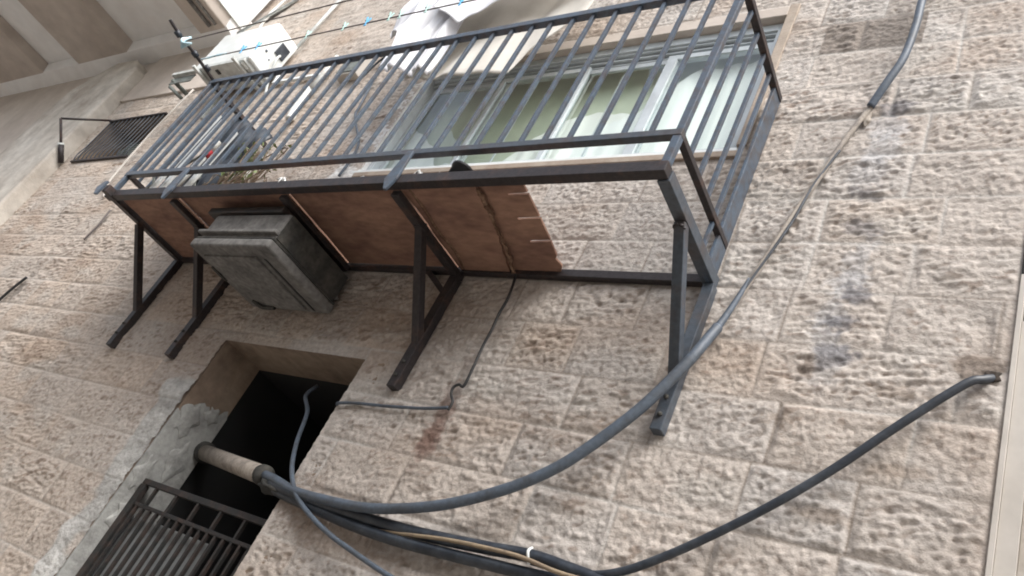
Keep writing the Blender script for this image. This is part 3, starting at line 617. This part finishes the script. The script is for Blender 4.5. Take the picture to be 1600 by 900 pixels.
TB = empty('tube', (.57, -.5, .03)); tag(TB, 'pale tube with a red cap among the white boards', 'tube')
part(MB().tube([(.56, -.61, .03), (.595, -.605, .42)], .02, 10, 1), 'body', M['whitegrey'], TB); part(MB().tube([(.5955, -.605, .423), (.602, -.604, .48)], .024, 10, 1), 'cap', M['redlab'], TB); part(MB().tube([(.6025, -.604, .483), (.61, -.603, .57)], .02, 10, 1), 'neck', M['pvc'], TB)
# grey sheet bundle against the wall
n_ = 26; vs = []; fs = []
for i in range(n_):
    for j in range(n_):
        u, v = i / (n_ - 1), j / (n_ - 1)
        vs.append((-.15 + .62 * u + .05 * v, -.32 + .03 * math.sin(u * 17 + v * 3) + .02 * math.sin(v * 13), .18 + 1.05 * v * (1 - .25 * u) + .03 * math.sin(u * 9)))
for i in range(n_ - 1):
    for j in range(n_ - 1): fs.append((i * n_ + j, (i + 1) * n_ + j, (i + 1) * n_ + j + 1, i * n_ + j + 1))
o = MB().add(vs, fs, True).build('tarpaulin', M['cable_b']); sm = o.modifiers.new('s', 'SOLIDIFY'); sm.thickness = .006
tag(o, 'dark blue-grey tarpaulin bunched at the left end inside the railing', 'tarpaulin')
# climbing dry plant
PL = empty('dry_plant', (1.0, -.45, .02)); tag(PL, 'straggly dry plant with a few green leaves behind the railing', 'plant')
tw = MB(); lf = MB(); rr = random.Random(4)
for k in range(34):
    x = rr.uniform(.62, 1.35); p = Vector((x, rr.uniform(-.6, -.35), .02)); h_ = rr.uniform(.12, .30) if k % 3 else rr.uniform(.35, .60)
    if k % 3 == 0: x = rr.uniform(.95, 1.2); p = Vector((x, rr.uniform(-.62, -.5), .02)); dx = rr.uniform(-.05, .22); pts = [p]
    for s_ in range(1, 5): pts.append(p + Vector((dx * s_ / 4 + rr.uniform(-.02, .02), rr.uniform(-.02, .02), h_ * s_ / 4)))
    tw.tube(pts, [.0055, .002], 5, 3)
    for s_ in range(rr.randint(0, 2) if h_ < .35 else 7):
        q = pts[rr.randint(2, 4)] + Vector((rr.uniform(-.05, .05), rr.uniform(-.03, .03), rr.uniform(-.05, .03)))
        a = Vector((rr.uniform(-1, 1), rr.uniform(-1, 1), rr.uniform(-1, 1))).normalized() * rr.uniform(.018, .034); b2 = a.cross(Vector((rr.uniform(-1, 1), .3, 1))).normalized() * .012
        lf.add([q - a, q + b2, q + a, q - b2], [(0, 1, 2, 3)])
part(tw, 'stem', M['twig'], PL); part(lf, 'foliage', M['plant'], PL)
rr = random.Random(14)
for k in range(9):
    x = .75 + k * .075 + rr.uniform(-.02, .02); a = Vector((x, -.62, .035 + rr.uniform(0, .01))); b2 = a + Vector((rr.uniform(.05, .14), rr.uniform(-.01, .02), rr.uniform(.07, .15)))
    o = MB().tube([a, a.lerp(b2, .5) + Vector((0, 0, rr.uniform(-.01, .01))), b2], .0065, 6, 3).build('dry_stick', M['twig']); tag(o, 'dry bare stick lying tilted along the front edge of the balcony floor', 'stick', 'dry sticks on the balcony floor')

# flower pot, soil clump, plastic scraps at the front edge
PT = empty('flower_pot', (3.0, -.63, .03)); tag(PT, 'small black plastic flower pot lying on the balcony front edge', 'pot')
def lathe(prof, c, n=20, axis='z', tilt=None):
    vs = []; fs = []
    for (r_, h_) in prof:
        for j in range(n):
            a = 2 * math.pi * j / n; p = Vector((r_ * math.cos(a), r_ * math.sin(a), h_))
            if tilt is not None: p = tilt @ p
            vs.append(Vector(c) + p)
    for i in range(len(prof) - 1):
        for j in range(n): fs.append((i * n + j, i * n + (j + 1) % n, (i + 1) * n + (j + 1) % n, (i + 1) * n + j))
    fs.append(tuple(range(n))[::-1]); return vs, fs
vs, fs = lathe([(.046, 0), (.054, .085), (.058, .086), (.059, .100), (.052, .100), (.050, .09)], (3.03, -.625, .030), tilt=Matrix.Rotation(.10, 3, 'Y')); part(MB().add(vs, fs, True), 'pot_body', M['blackp'], PT)
vs, fs = lathe([(.001, .092), (.03, .091), (.048, .085)], (3.03, -.625, .032)); part(MB().add(vs, fs, True), 'soil', M['soil'], PT)
import bmesh
def lump(c, s, seed, name, mt):
    bm = bmesh.new(); bmesh.ops.create_icosphere(bm, subdivisions=3, radius=1); rr = random.Random(seed); off = [Vector((rr.uniform(-1, 1), rr.uniform(-1, 1), rr.uniform(-1, 1))) for _ in range(6)]
    for v in bm.verts:
        k = 1 + sum(.10 * math.sin(3.5 * v.co.dot(o_) * 2 + i) for i, o_ in enumerate(off)); v.co = Vector((v.co.x * s[0] * k + c[0], v.co.y * s[1] * k + c[1], v.co.z * s[2] * k + c[2]))
    o = MB().add([v.co.copy() for v in bm.verts], [tuple(v.index for v in f.verts) for f in bm.faces], True).build(name, mt); bm.free(); return o
tag(lump((3.165, -.64, .048), (.035, .03, .020), 3, 'soil_clod', M['soil']), 'dark clod of soil right beside the small black pot', 'soil clod')
def crumple(c, sx, sy, sz, seed, name, mt, n=18):
    rr = random.Random(seed); ph = [rr.uniform(0, 6) for _ in range(8)]; vs = []; fs = []
    for i in range(n):
        for j in range(n):
            u, v = i / (n - 1) * 2 - 1, j / (n - 1) * 2 - 1; e = 1 + .12 * math.sin(5 * u + ph[0]) + .12 * math.sin(6 * v + ph[1])
            z = sz * (.5 + .5 * math.sin(4 * u + ph[2]) * math.cos(3.3 * v + ph[3]) + .25 * math.sin(9 * u + 5 * v + ph[4])) * (1 - .4 * (u * u + v * v) / 2)
            vs.append((c[0] + sx * u * e, c[1] + sy * v * e, c[2] + z))
    for i in range(n - 1):
        for j in range(n - 1): fs.append((i * n + j, (i + 1) * n + j, (i + 1) * n + j + 1, i * n + j + 1))
    o = MB().add(vs, fs, True).build(name, mt); s_ = o.modifiers.new('s', 'SOLIDIFY'); s_.thickness = .003; return o
tag(crumple((2.38, -.60, .025), .17, .06, .075, 5, 'plastic_sheet', M['sheet']), 'crumpled white plastic sheet left of the right middle gusset', 'plastic sheet')
tag(crumple((2.80, -.60, .025), .10, .06, .10, 8, 'plastic_sheet', M['sheet']), 'crumpled white plastic sheet between the gusset and the black pot', 'plastic sheet')
tag(crumple((2.58, -.63, .03), .05, .04, .05, 11, 'blue_wrapper', M['blue']), 'bright blue plastic wrapper on the balcony front edge', 'wrapper')
tag(crumple((1.83, -.69, .020), .02, .02, .045, 21, 'paper_scrap', M['sheet']), 'small white scrap caught on the front beam', 'scrap')

# ------------------------------------------------------------------ clothesline beside the balcony top rail
CA = empty('line_bracket', (0, -.95, 1.235)); tag(CA, 'rusty clothesline arm sticking out from the railing corner', 'clothesline arm')
part(MB().tube([(.0, -.70, 1.214), (0, -.9, 1.235), (0, -1.10, 1.245), (0, -1.20, 1.262)], .013, 8, 4), 'arm', M['rust'], CA)
for y in (-.785, -.915, -1.095): part(MB().tube([(.0, y - .022, 1.240), (0, y + .022, 1.236)], .023, 10, 1), 'clamp', M['cable_b'], CA)
CB = empty('line_bracket', (L, -.95, 1.235)); tag(CB, 'clothesline arm at the right end of the railing, beyond the last bar', 'clothesline arm')
part(MB().tube([(L, -.70, 1.214), (L, -.9, 1.235), (L, -1.15, 1.25)], .013, 8, 4), 'arm', M['rust'], CB)
def line_y(x, y): return y - .010 * math.sin(math.pi * x / L)
for y, nm in ((-.865, 'inner clothesline cord strung along the balcony, nearer the top rail'), (-1.030, 'outer clothesline cord strung along the balcony, farther from the rail')):
    o = MB().tube([(x, line_y(x, y), 1.238 - .012 * math.sin(math.pi * x / L)) for x in np.linspace(0, L, 14)], .0042, 6, 2).build('clothesline', M['rope']); tag(o, nm, 'clothesline', 'clothesline cords')
o = MB().tube([(0.02, -.865, 1.240), (.12, -.872, 1.222), (.24, -.868, 1.245), (.34, -.868, 1.238)], .006, 6, 5).tube([(0.03, -.868, 1.228), (.14, -.862, 1.250), (.26, -.874, 1.226), (.34, -.868, 1.238)], .006, 6, 5).build('knotted_twine', M['cyanrag'])
tag(o, 'pale blue twine knotted around the inner line at its left end', 'twine')
o = MB()
for k in range(5):
    a = .3 * k; o.tube([(.01 + .014 * k, -1.035, 1.262), (.03 + .012 * k, -1.06, 1.21 - .01 * k), (.05 + .02 * k, -1.02, 1.155 + .01 * k)], .009, 6, 4)
o = o.build('ribbon_bundle', M['cyanrag']); tag(o, 'bundle of white and blue ribbon tied at the outer line end', 'ribbon')
pins2 = [(.522, 'blue'), (.700, 'blue'), (1.226, 'mint'), (1.583, 'mint'), (1.787, 'blue'), (1.985, 'mint'), (2.075, 'mint'), (2.285, 'mint'), (2.541, 'blue')]
PL_ = ['blue clothespin on the inner line, first from the left end', 'blue clothespin on the inner line before the air conditioner corner, second from left',
 'pale mint clothespin alone on the line right of the air conditioner', 'pale mint clothespin on the line just left of the lone blue one', 'blue clothespin on the middle of the line left of the laundry',
 'pale mint clothespin left of its close twin near the laundry', 'pale mint clothespin touching the laundry left edge', 'large pale mint clothespin over the white laundry', 'small blue clothespin over the white sheet near the top picture edge']
for (x, c_), lb in zip(pins2, PL_):
    P = empty('clothespin', (x, line_y(x, -.865), 1.24)); tag(P, lb, 'clothespin', 'clothespins on the line')
    for s_ in (-1, 1):
        part(MB().beam((x - .002 + .010 * s_, line_y(x, -.865) + .005 * s_, 1.285), (x + .016 - .006 * s_, line_y(x, -.865) - .002, 1.198), .010, .008, (0, 1, 0), .007, .005), 'prong', M[c_], P, .001)
    part(MB().tube([(x, line_y(x, -.865) - .008, 1.245), (x, line_y(x, -.865) + .008, 1.245)], .006, 8, 1), 'spring', M['rope'], P)

# ------------------------------------------------------------------ laundry hanging from a higher line inside the railing
o = MB().tube([(x, -.42, 2.56 - .03 * math.sin(math.pi * (x - .3) / 3.4)) for x in np.linspace(.3, 3.7, 10)], .004, 6, 2).build('clothesline', M['rope']); tag(o, 'upper clothesline cord that carries the laundry, above the picture', 'clothesline')
def hang(prof, y, name, mt, fold, seed, nn=70, mm=40, amp=.03):
    # prof: (u, x, ztop, zbot)
    ph = random.Random(seed).uniform(0, 6); vs = []; fs = []
    for i in range(nn):
        u = i / (nn - 1); x = np.interp(u, [p[0] for p in prof], [p[1] for p in prof]); zt = np.interp(u, [p[0] for p in prof], [p[2] for p in prof]); zb = np.interp(u, [p[0] for p in prof], [p[3] for p in prof])
        for j in range(mm):
            v = j / (mm - 1); z = zt + (zb - zt) * v
            f = amp * (.35 + .65 * v) * (math.sin(fold * u * 6.28 + ph + 1.2 * v) + .45 * math.sin(fold * 2.3 * u * 6.28 + 2.7 * v + ph)) + .012 * math.sin(9 * v + 6 * u)
            vs.append((x + .015 * math.sin(7 * v + 9 * u), y + f, z))
    for i in range(nn - 1):
        for j in range(mm - 1): fs.append((i * mm + j, (i + 1) * mm + j, (i + 1) * mm + j + 1, i * mm + j + 1))
    o = MB().add(vs, fs, True).build(name, mt); s_ = o.modifiers.new('s', 'SOLIDIFY'); s_.thickness = .004; return o
tag(hang([(0, 1.10, 2.50, 2.0), (.12, 1.20, 2.52, 1.86), (.22, 1.34, 2.53, 1.84), (.30, 1.36, 2.53, 1.50), (.55, 1.62, 2.53, 1.40), (1.0, 1.88, 2.53, 1.38)], -.40, 'laundry', M['cloth'], 3.2, 2, amp=.035),
    'bunched bright white laundry with loose folds hanging behind the top rail', 'laundry')
tag(hang([(0, 1.55, 2.53, 2.06), (.3, 1.95, 2.53, 1.78), (.45, 2.10, 2.53, 1.83), (.6, 2.25, 2.53, 1.93), (.8, 2.6, 2.52, 2.03), (1.0, 2.95, 2.51, 2.2)], -.455, 'bed_sheet', M['cloth'], 2.2, 7, amp=.014),
    'bluish white bed sheet with a curved hem beside the bunched laundry', 'bed sheet')
tag(hang([(0, 1.50, 2.52, 1.46), (.2, 1.75, 2.53, 1.42), (.5, 2.20, 2.53, 1.36), (.68, 2.45, 2.52, 1.40), (.74, 2.52, 2.52, 1.58), (.85, 2.66, 2.52, 1.72), (1.0, 2.85, 2.51, 1.86)], -.30, 'blanket', M['cream'], 2.1, 5, amp=.020),
    'smooth cream blanket hanging behind the white sheet, above the window', 'blanket')

# ------------------------------------------------------------------ cables and pipes
def cable(pts, r, mt, label, name='cable', n=12, res=8):
    o = MB().tube(pts, r, n, res).build(name, mt); return tag(o, label, 'cable')
cable([(4.76, -.12, 2.3), (4.735, -.11, 2.0), (4.721, -.10, 1.768), (4.719, -.09, 1.576), (4.699, -.08, 1.349), (4.648, -.065, 1.19), (4.596, -.035, 1.068)], .019, M['cable_g'], 'thick blue-grey cable curving down from the top right edge of the picture', 'thick_cable')
cable([(4.596, -.026, 1.075), (4.554, -.028, .952), (4.51, -.03, .805), (4.456, -.03, .594), (4.400, -.03, .387), (4.322, -.03, .053), (4.243, -.03, -.25)], .0125, M['conduit'], 'thin beige painted conduit running diagonally down the wall right of the balcony', 'conduit')
cable([(4.516, -.034, .778), (4.448, -.037, .557), (4.402, -.034, .325), (4.316, -.037, .013), (4.240, -.036, -.27)], .0065, M['cable_b'], 'thin dark wire clinging to the beige conduit', 'wire', 8)
cable([(4.249, -.05, -.262), (4.229, -.08, -.372), (4.197, -.10, -.49), (4.087, -.11, -.715), (3.941, -.11, -.915), (3.82, -.108, -1.041), (3.664, -.11, -1.155), (3.436, -.112, -1.272), (3.202, -.11, -1.345), (2.989, -.10, -1.380), (2.733, -.08, -1.388), (2.52, -.05, -1.380), (2.332, -.03, -1.350), (2.21, .0, -1.332)], .0225, M['cable_g'], 'thick grey cable sagging from the balcony leg to the doorway pipe', 'thick_cable')
cable([(5.224, .004, -.345), (5.192, -.03, -.377), (5.142, -.05, -.420), (4.971, -.06, -.617), (4.807, -.063, -.813), (4.638, -.06, -.985), (4.461, -.064, -1.147), (4.332, -.06, -1.248), (4.226, -.06, -1.320), (4.13, -.06, -1.360), (4.005, -.045, -1.372), (3.85, -.03, -1.37)], .0150, M['cable_b'], 'dark cable rising to a hole at the right edge of the wall', 'dark_cable')
cable([(4.306, -.05, -1.400), (4.157, -.055, -1.376), (3.999, -.06, -1.366), (3.859, -.063, -1.362), (3.659, -.06, -1.379), (3.443, -.064, -1.396), (3.204, -.06, -1.405), (2.895, -.062, -1.404), (2.58, -.05, -1.395), (2.35, -.02, -1.375), (2.21, .02, -1.352)], .0255, M['cable_b'], 'upper of two fat black cables leaving the doorway pipe rightwards', 'fat_cable')
cable([(4.40, -.05, -1.455), (4.224, -.055, -1.420), (4.068, -.055, -1.412), (3.885, -.055, -1.424), (3.685, -.056, -1.434), (3.467, -.055, -1.445), (3.232, -.058, -1.455), (3.005, -.055, -1.452), (2.794, -.05, -1.438), (2.567, -.035, -1.418), (2.365, -.012, -1.395), (2.23, .03, -1.365)], .0235, M['cable_b'], 'lower of two fat black cables leaving the doorway pipe rightwards', 'fat_cable')
cable([(4.25, -.07, -1.41), (4.155, -.085, -1.396), (4.0, -.093, -1.398), (3.826, -.09, -1.383), (3.619, -.092, -1.392), (3.459, -.085, -1.403), (3.291, -.075, -1.422), (3.1, -.05, -1.435)], .0085, M['cable_t'], 'thin tan cable lying between the two fat black cables', 'tan_cable', 8)
cable([(1.90, .22, -.70), (1.947, .15, -.803), (2.101, .10, -.923), (2.231, .04, -1.114), (2.397, -.03, -1.28), (2.56, -.065, -1.397), (2.72, -.075, -1.467), (2.886, -.075, -1.518), (3.053, -.073, -1.553), (3.263, -.07, -1.591), (3.452, -.07, -1.617), (3.7, -.06, -1.66)], .0115, M['cable_g'], 'thin grey cable looping out of the doorway and down the wall', 'thin_cable')
cable([(2.400, .01, -.890), (2.431, -.026, -.892), (2.56, -.030, -.876), (2.737, -.028, -.863), (2.937, -.032, -.846), (3.03, -.028, -.830), (3.116, -.030, -.814)], .0080, M['cable_g'], 'thin dark wire running level from the doorway edge across the stone', 'wire', 8)
cable([(3.11, -.04, -.02), (3.113, -.030, -.063), (3.132, -.034, -.17), (3.125, -.030, -.267), (3.134, -.033, -.36), (3.130, -.03, -.461), (3.142, -.034, -.59), (3.140, -.03, -.690), (3.112, -.034, -.690), (3.092, -.036, -.71), (3.094, -.033, -.74), (3.124, -.03, -.782), (3.121, -.028, -.824)], .0070, M['blackp'], 'thin black wire hanging from the torn floor edge down the stone', 'wire', 8)
cable([(-2.30, -.02, -.85), (-2.157, -.03, -.56), (-2.08, -.035, -.40), (-2.03, -.03, -.28)], .012, M['blackp'], 'short black wire on the stone at the left edge of the picture', 'wire', 8)
cable([(-1.64, -.025, .17), (-1.60, -.03, .33), (-1.63, -.03, .52)], .009, M['rope'], 'short dark wire on the stone left of the balcony corner', 'wire', 8)
o = MB().tube([(4.305, -.034, .01), (4.285, -.040, -.10), (4.262, -.047, -.21), (4.243, -.058, -.30)], [.009, .018], 12, 6).build('cable_sleeve', M['cable_g'])
tag(o, 'short tapering grey sleeve where the conduit becomes the thick sagging cable', 'sleeve')
tag(lump((5.216, -.006, -.346), (.026, .012, .022), 31, 'hole_filler', M['soil']), 'dark crumbly hole where the right cable enters the stone', 'hole')
tag(lump((4.585, -.010, 1.02), (.018, .014, .055), 33, 'cement_lump', M['conduit']), 'pale cement lump where the thick cable meets the conduit', 'cement lump')
SP = empty('doorway_pipe', (1.3, .2, -1.25)); tag(SP, 'dusty beige sleeve pipe jutting across the dark doorway', 'pipe')
part(MB().tube([(1.20, .315, -1.215), (2.19, .01, -1.335)], .048, 18, 1), 'sleeve', M['conduit'], SP)
part(MB().tube([(1.186, .318, -1.213), (1.225, .305, -1.219)], .066, 18, 1), 'collar', M['oldbox_dark'], SP)
part(MB().tube([(2.165, .018, -1.331), (2.20, .007, -1.336)], .053, 18, 1), 'end_ring', M['oldbox_dark'], SP)
tag(lump((2.32, -.005, -1.385), (.10, .045, .032), 8, 'tape_bundle', M['oldbox_dark']), 'dark taped bundle where the cables leave the pipe', 'tape bundle')
for i, (x, z) in enumerate(((3.86, -1.362),)):
    tag(MB().tube([(x - .01, -.062, z + .030), (x, -.095, z + .004), (x + .008, -.070, z - .032)], .006, 6, 4).build('cable_tie', M['white']), ('white tie around the upper fat black cable' if i == 0 else 'white tie on the grey cable at the pipe mouth'), 'cable tie')

# ------------------------------------------------------------------ railing in the doorway
DRL = empty('doorway_railing', (1.8, .10, -3.4)); tag(DRL, 'black iron railing of narrow vertical bars standing in the doorway', 'railing')
yy = .10; xa, xz = 1.195, 2.395
part(MB().box((xa, yy - .014, -1.545), (xz, yy + .014, -1.512)), 'top_rail', M['blackiron'], DRL, .003)
part(MB().box((xa + .05, yy - .011, -1.665), (xz, yy + .011, -1.645)), 'inner_rail', M['blackiron'], DRL, .002)
part(MB().box((xa, yy - .011, -3.42), (xz, yy + .011, -3.395)), 'foot_rail', M['blackiron'], DRL, .002)
part(MB().box((xa, yy - .018, -3.7), (xa + .045, yy + .018, -1.546)), 'post', M['blackiron'], DRL, .003)
for i in range(17):
    x = xa + .075 + i * .0675
    part(MB().box((x - .008, yy - .010, -3.394), (x + .008, yy + .010, -1.6655)), 'bar', M['blackiron'], DRL, .0015)
    if i % 3 == 1: part(MB().box((x - .008, yy - .010, -1.6445), (x + .008, yy + .010, -1.5455)), 'spacer', M['blackiron'], DRL, .0015)
o = MB().box((1.185, .16, -3.7), (1.93, .175, -1.70)).build('sheet_panel', M['panel'], None, .002); tag(o, 'dull grey metal sheet fixed behind the left bars of the doorway railing', 'metal sheet')
o = MB().box((2.02, .30, -2.3), (2.16, .42, -2.02)).build('box_on_stair', M['whitegrey'], None, .006); tag(o, 'pale box glimpsed behind the right bars of the doorway railing', 'box')
o = MB().box((2.18, .30, -2.32), (2.34, .42, -2.10)).build('box_on_stair', M['facade'], None, .006); tag(o, 'beige box behind the last bars, right of the pale one', 'box')
# small laundry prop at the barred window
LP = empty('laundry_prop', (-3.6, -.01, 1.3)); tag(LP, 'black rod bracket standing off the wall beside the far barred window', 'bracket')
part(MB().tube([(-3.46, -.01, 1.95), (-3.60, -.35, 1.61)], .012, 8, 1), 'upper_rod', M['rust'], LP)
part(MB().tube([(-3.60, -.35, 1.61), (-3.62, -.19, 1.44), (-3.625, -.16, 1.41)], .015, 8, 1).tube([(-3.625, -.16, 1.41), (-3.63, -.03, 1.26)], .030, 8, 1), 'lower_strut', M['rust'], LP)
part(MB().tube([(-3.63, -.172, 1.425), (-3.632, -.14, 1.39)], .034, 8, 1), 'foam_sleeve', M['whitegrey'], LP)
lo_ = MB().tube([(-2.44, -.26, 3.078), (-2.44, -1.7, 3.078)], .022, 10, 1); lo_.tube([(-2.34, -.26, 3.084), (-2.34, -1.7, 3.084)], .016, 10, 1); lo_.box((-2.47, -.9, 3.05), (-2.31, -.87, 3.10))
tag(lo_.build('drain_pipes', M['oldbox']), 'two dark pipes running under the edge of the white upper balcony', 'pipes')

# ------------------------------------------------------------------ rack of white rails right of the white panel
RA = empty('drying_rack', (-1.7, -.5, 3.3)); tag(RA, 'pale metal drying rack above the air conditioner at the top edge', 'drying rack')
part(MB().tube([(-2.03, -.02, 3.35), (-1.69, -.02, 3.75), (-1.3, -.02, 4.2)], .022, 8, 1), 'strut', M['oldbox'], RA)
part(MB().tube([(-1.91, -.03, 3.10), (-1.92, -.06, 3.45), (-1.90, -.03, 3.9)], .016, 8, 3), 'hose', M['pvc'], RA)
part(MB().tube([(-1.40, -.34, 2.60), (-.85, -.34, 2.98), (-.4, -.34, 3.3)], .014, 8, 1).tube([(-.80, -.05, 2.62), (-.78, -.05, 3.0), (-.76, -.05, 3.6)], .018, 8, 1), 'rail', M['whitegrey'], RA)

# ------------------------------------------------------------------ across the street (out of view: tree for reflections, house sized to shade the lower wall)
OB = empty('opposite_house', (0, -5.2, GZ)); tag(OB, 'pale stone house across the street, out of view, sized to shade the lower wall', 'building')
part(MB().box((-18, -14, GZ), (14, -5.0, 1.9)), 'wall', M['facade'], OB)
part(MB().box((-18.2, -14.2, 1.9), (14.2, -4.8, 2.05)), 'roof', M['cement'], OB)
for i in range(5):
    f = part(MB().box((-14 + i * 3.4, -5.02, -1.0), (-12.6 + i * 3.4, -4.98, .6)), 'window', M['panel'], OB)
TR = empty('bare_tree', (5.6, -7.5, GZ)); tag(TR, 'bare tree across the street, mirrored in the right pane', 'tree')
tb = MB(); bb = MB(); rr = random.Random(2)
tb.tube([(5.6, -7.5, GZ), (5.5, -7.4, -1), (5.7, -7.5, 1.5)], [.16, .10], 10, 4)
def grow(p, d, l, r_, k):
    q = p + d * l; bb.tube([p, p.lerp(q, .5) + Vector((rr.uniform(-.05, .05), rr.uniform(-.05, .05), 0)) * l, q], [r_, r_ * .65], 5, 2)
    if k == 0: return
    for _ in range(3 if k > 2 else 2):
        nd = (d + Vector((rr.uniform(-.8, .8), rr.uniform(-.8, .8), rr.uniform(-.2, .6)))).normalized(); grow(q, nd, l * rr.uniform(.65, .85), r_ * .62, k - 1)
for _ in range(4): grow(Vector((5.7, -7.5, 1.5)), Vector((rr.uniform(-.6, .6), rr.uniform(-.6, .6), 1)).normalized(), 1.5, .07, 5)
part(tb, 'trunk', M['bark'], TR); part(bb, 'crown', M['bark'], TR)
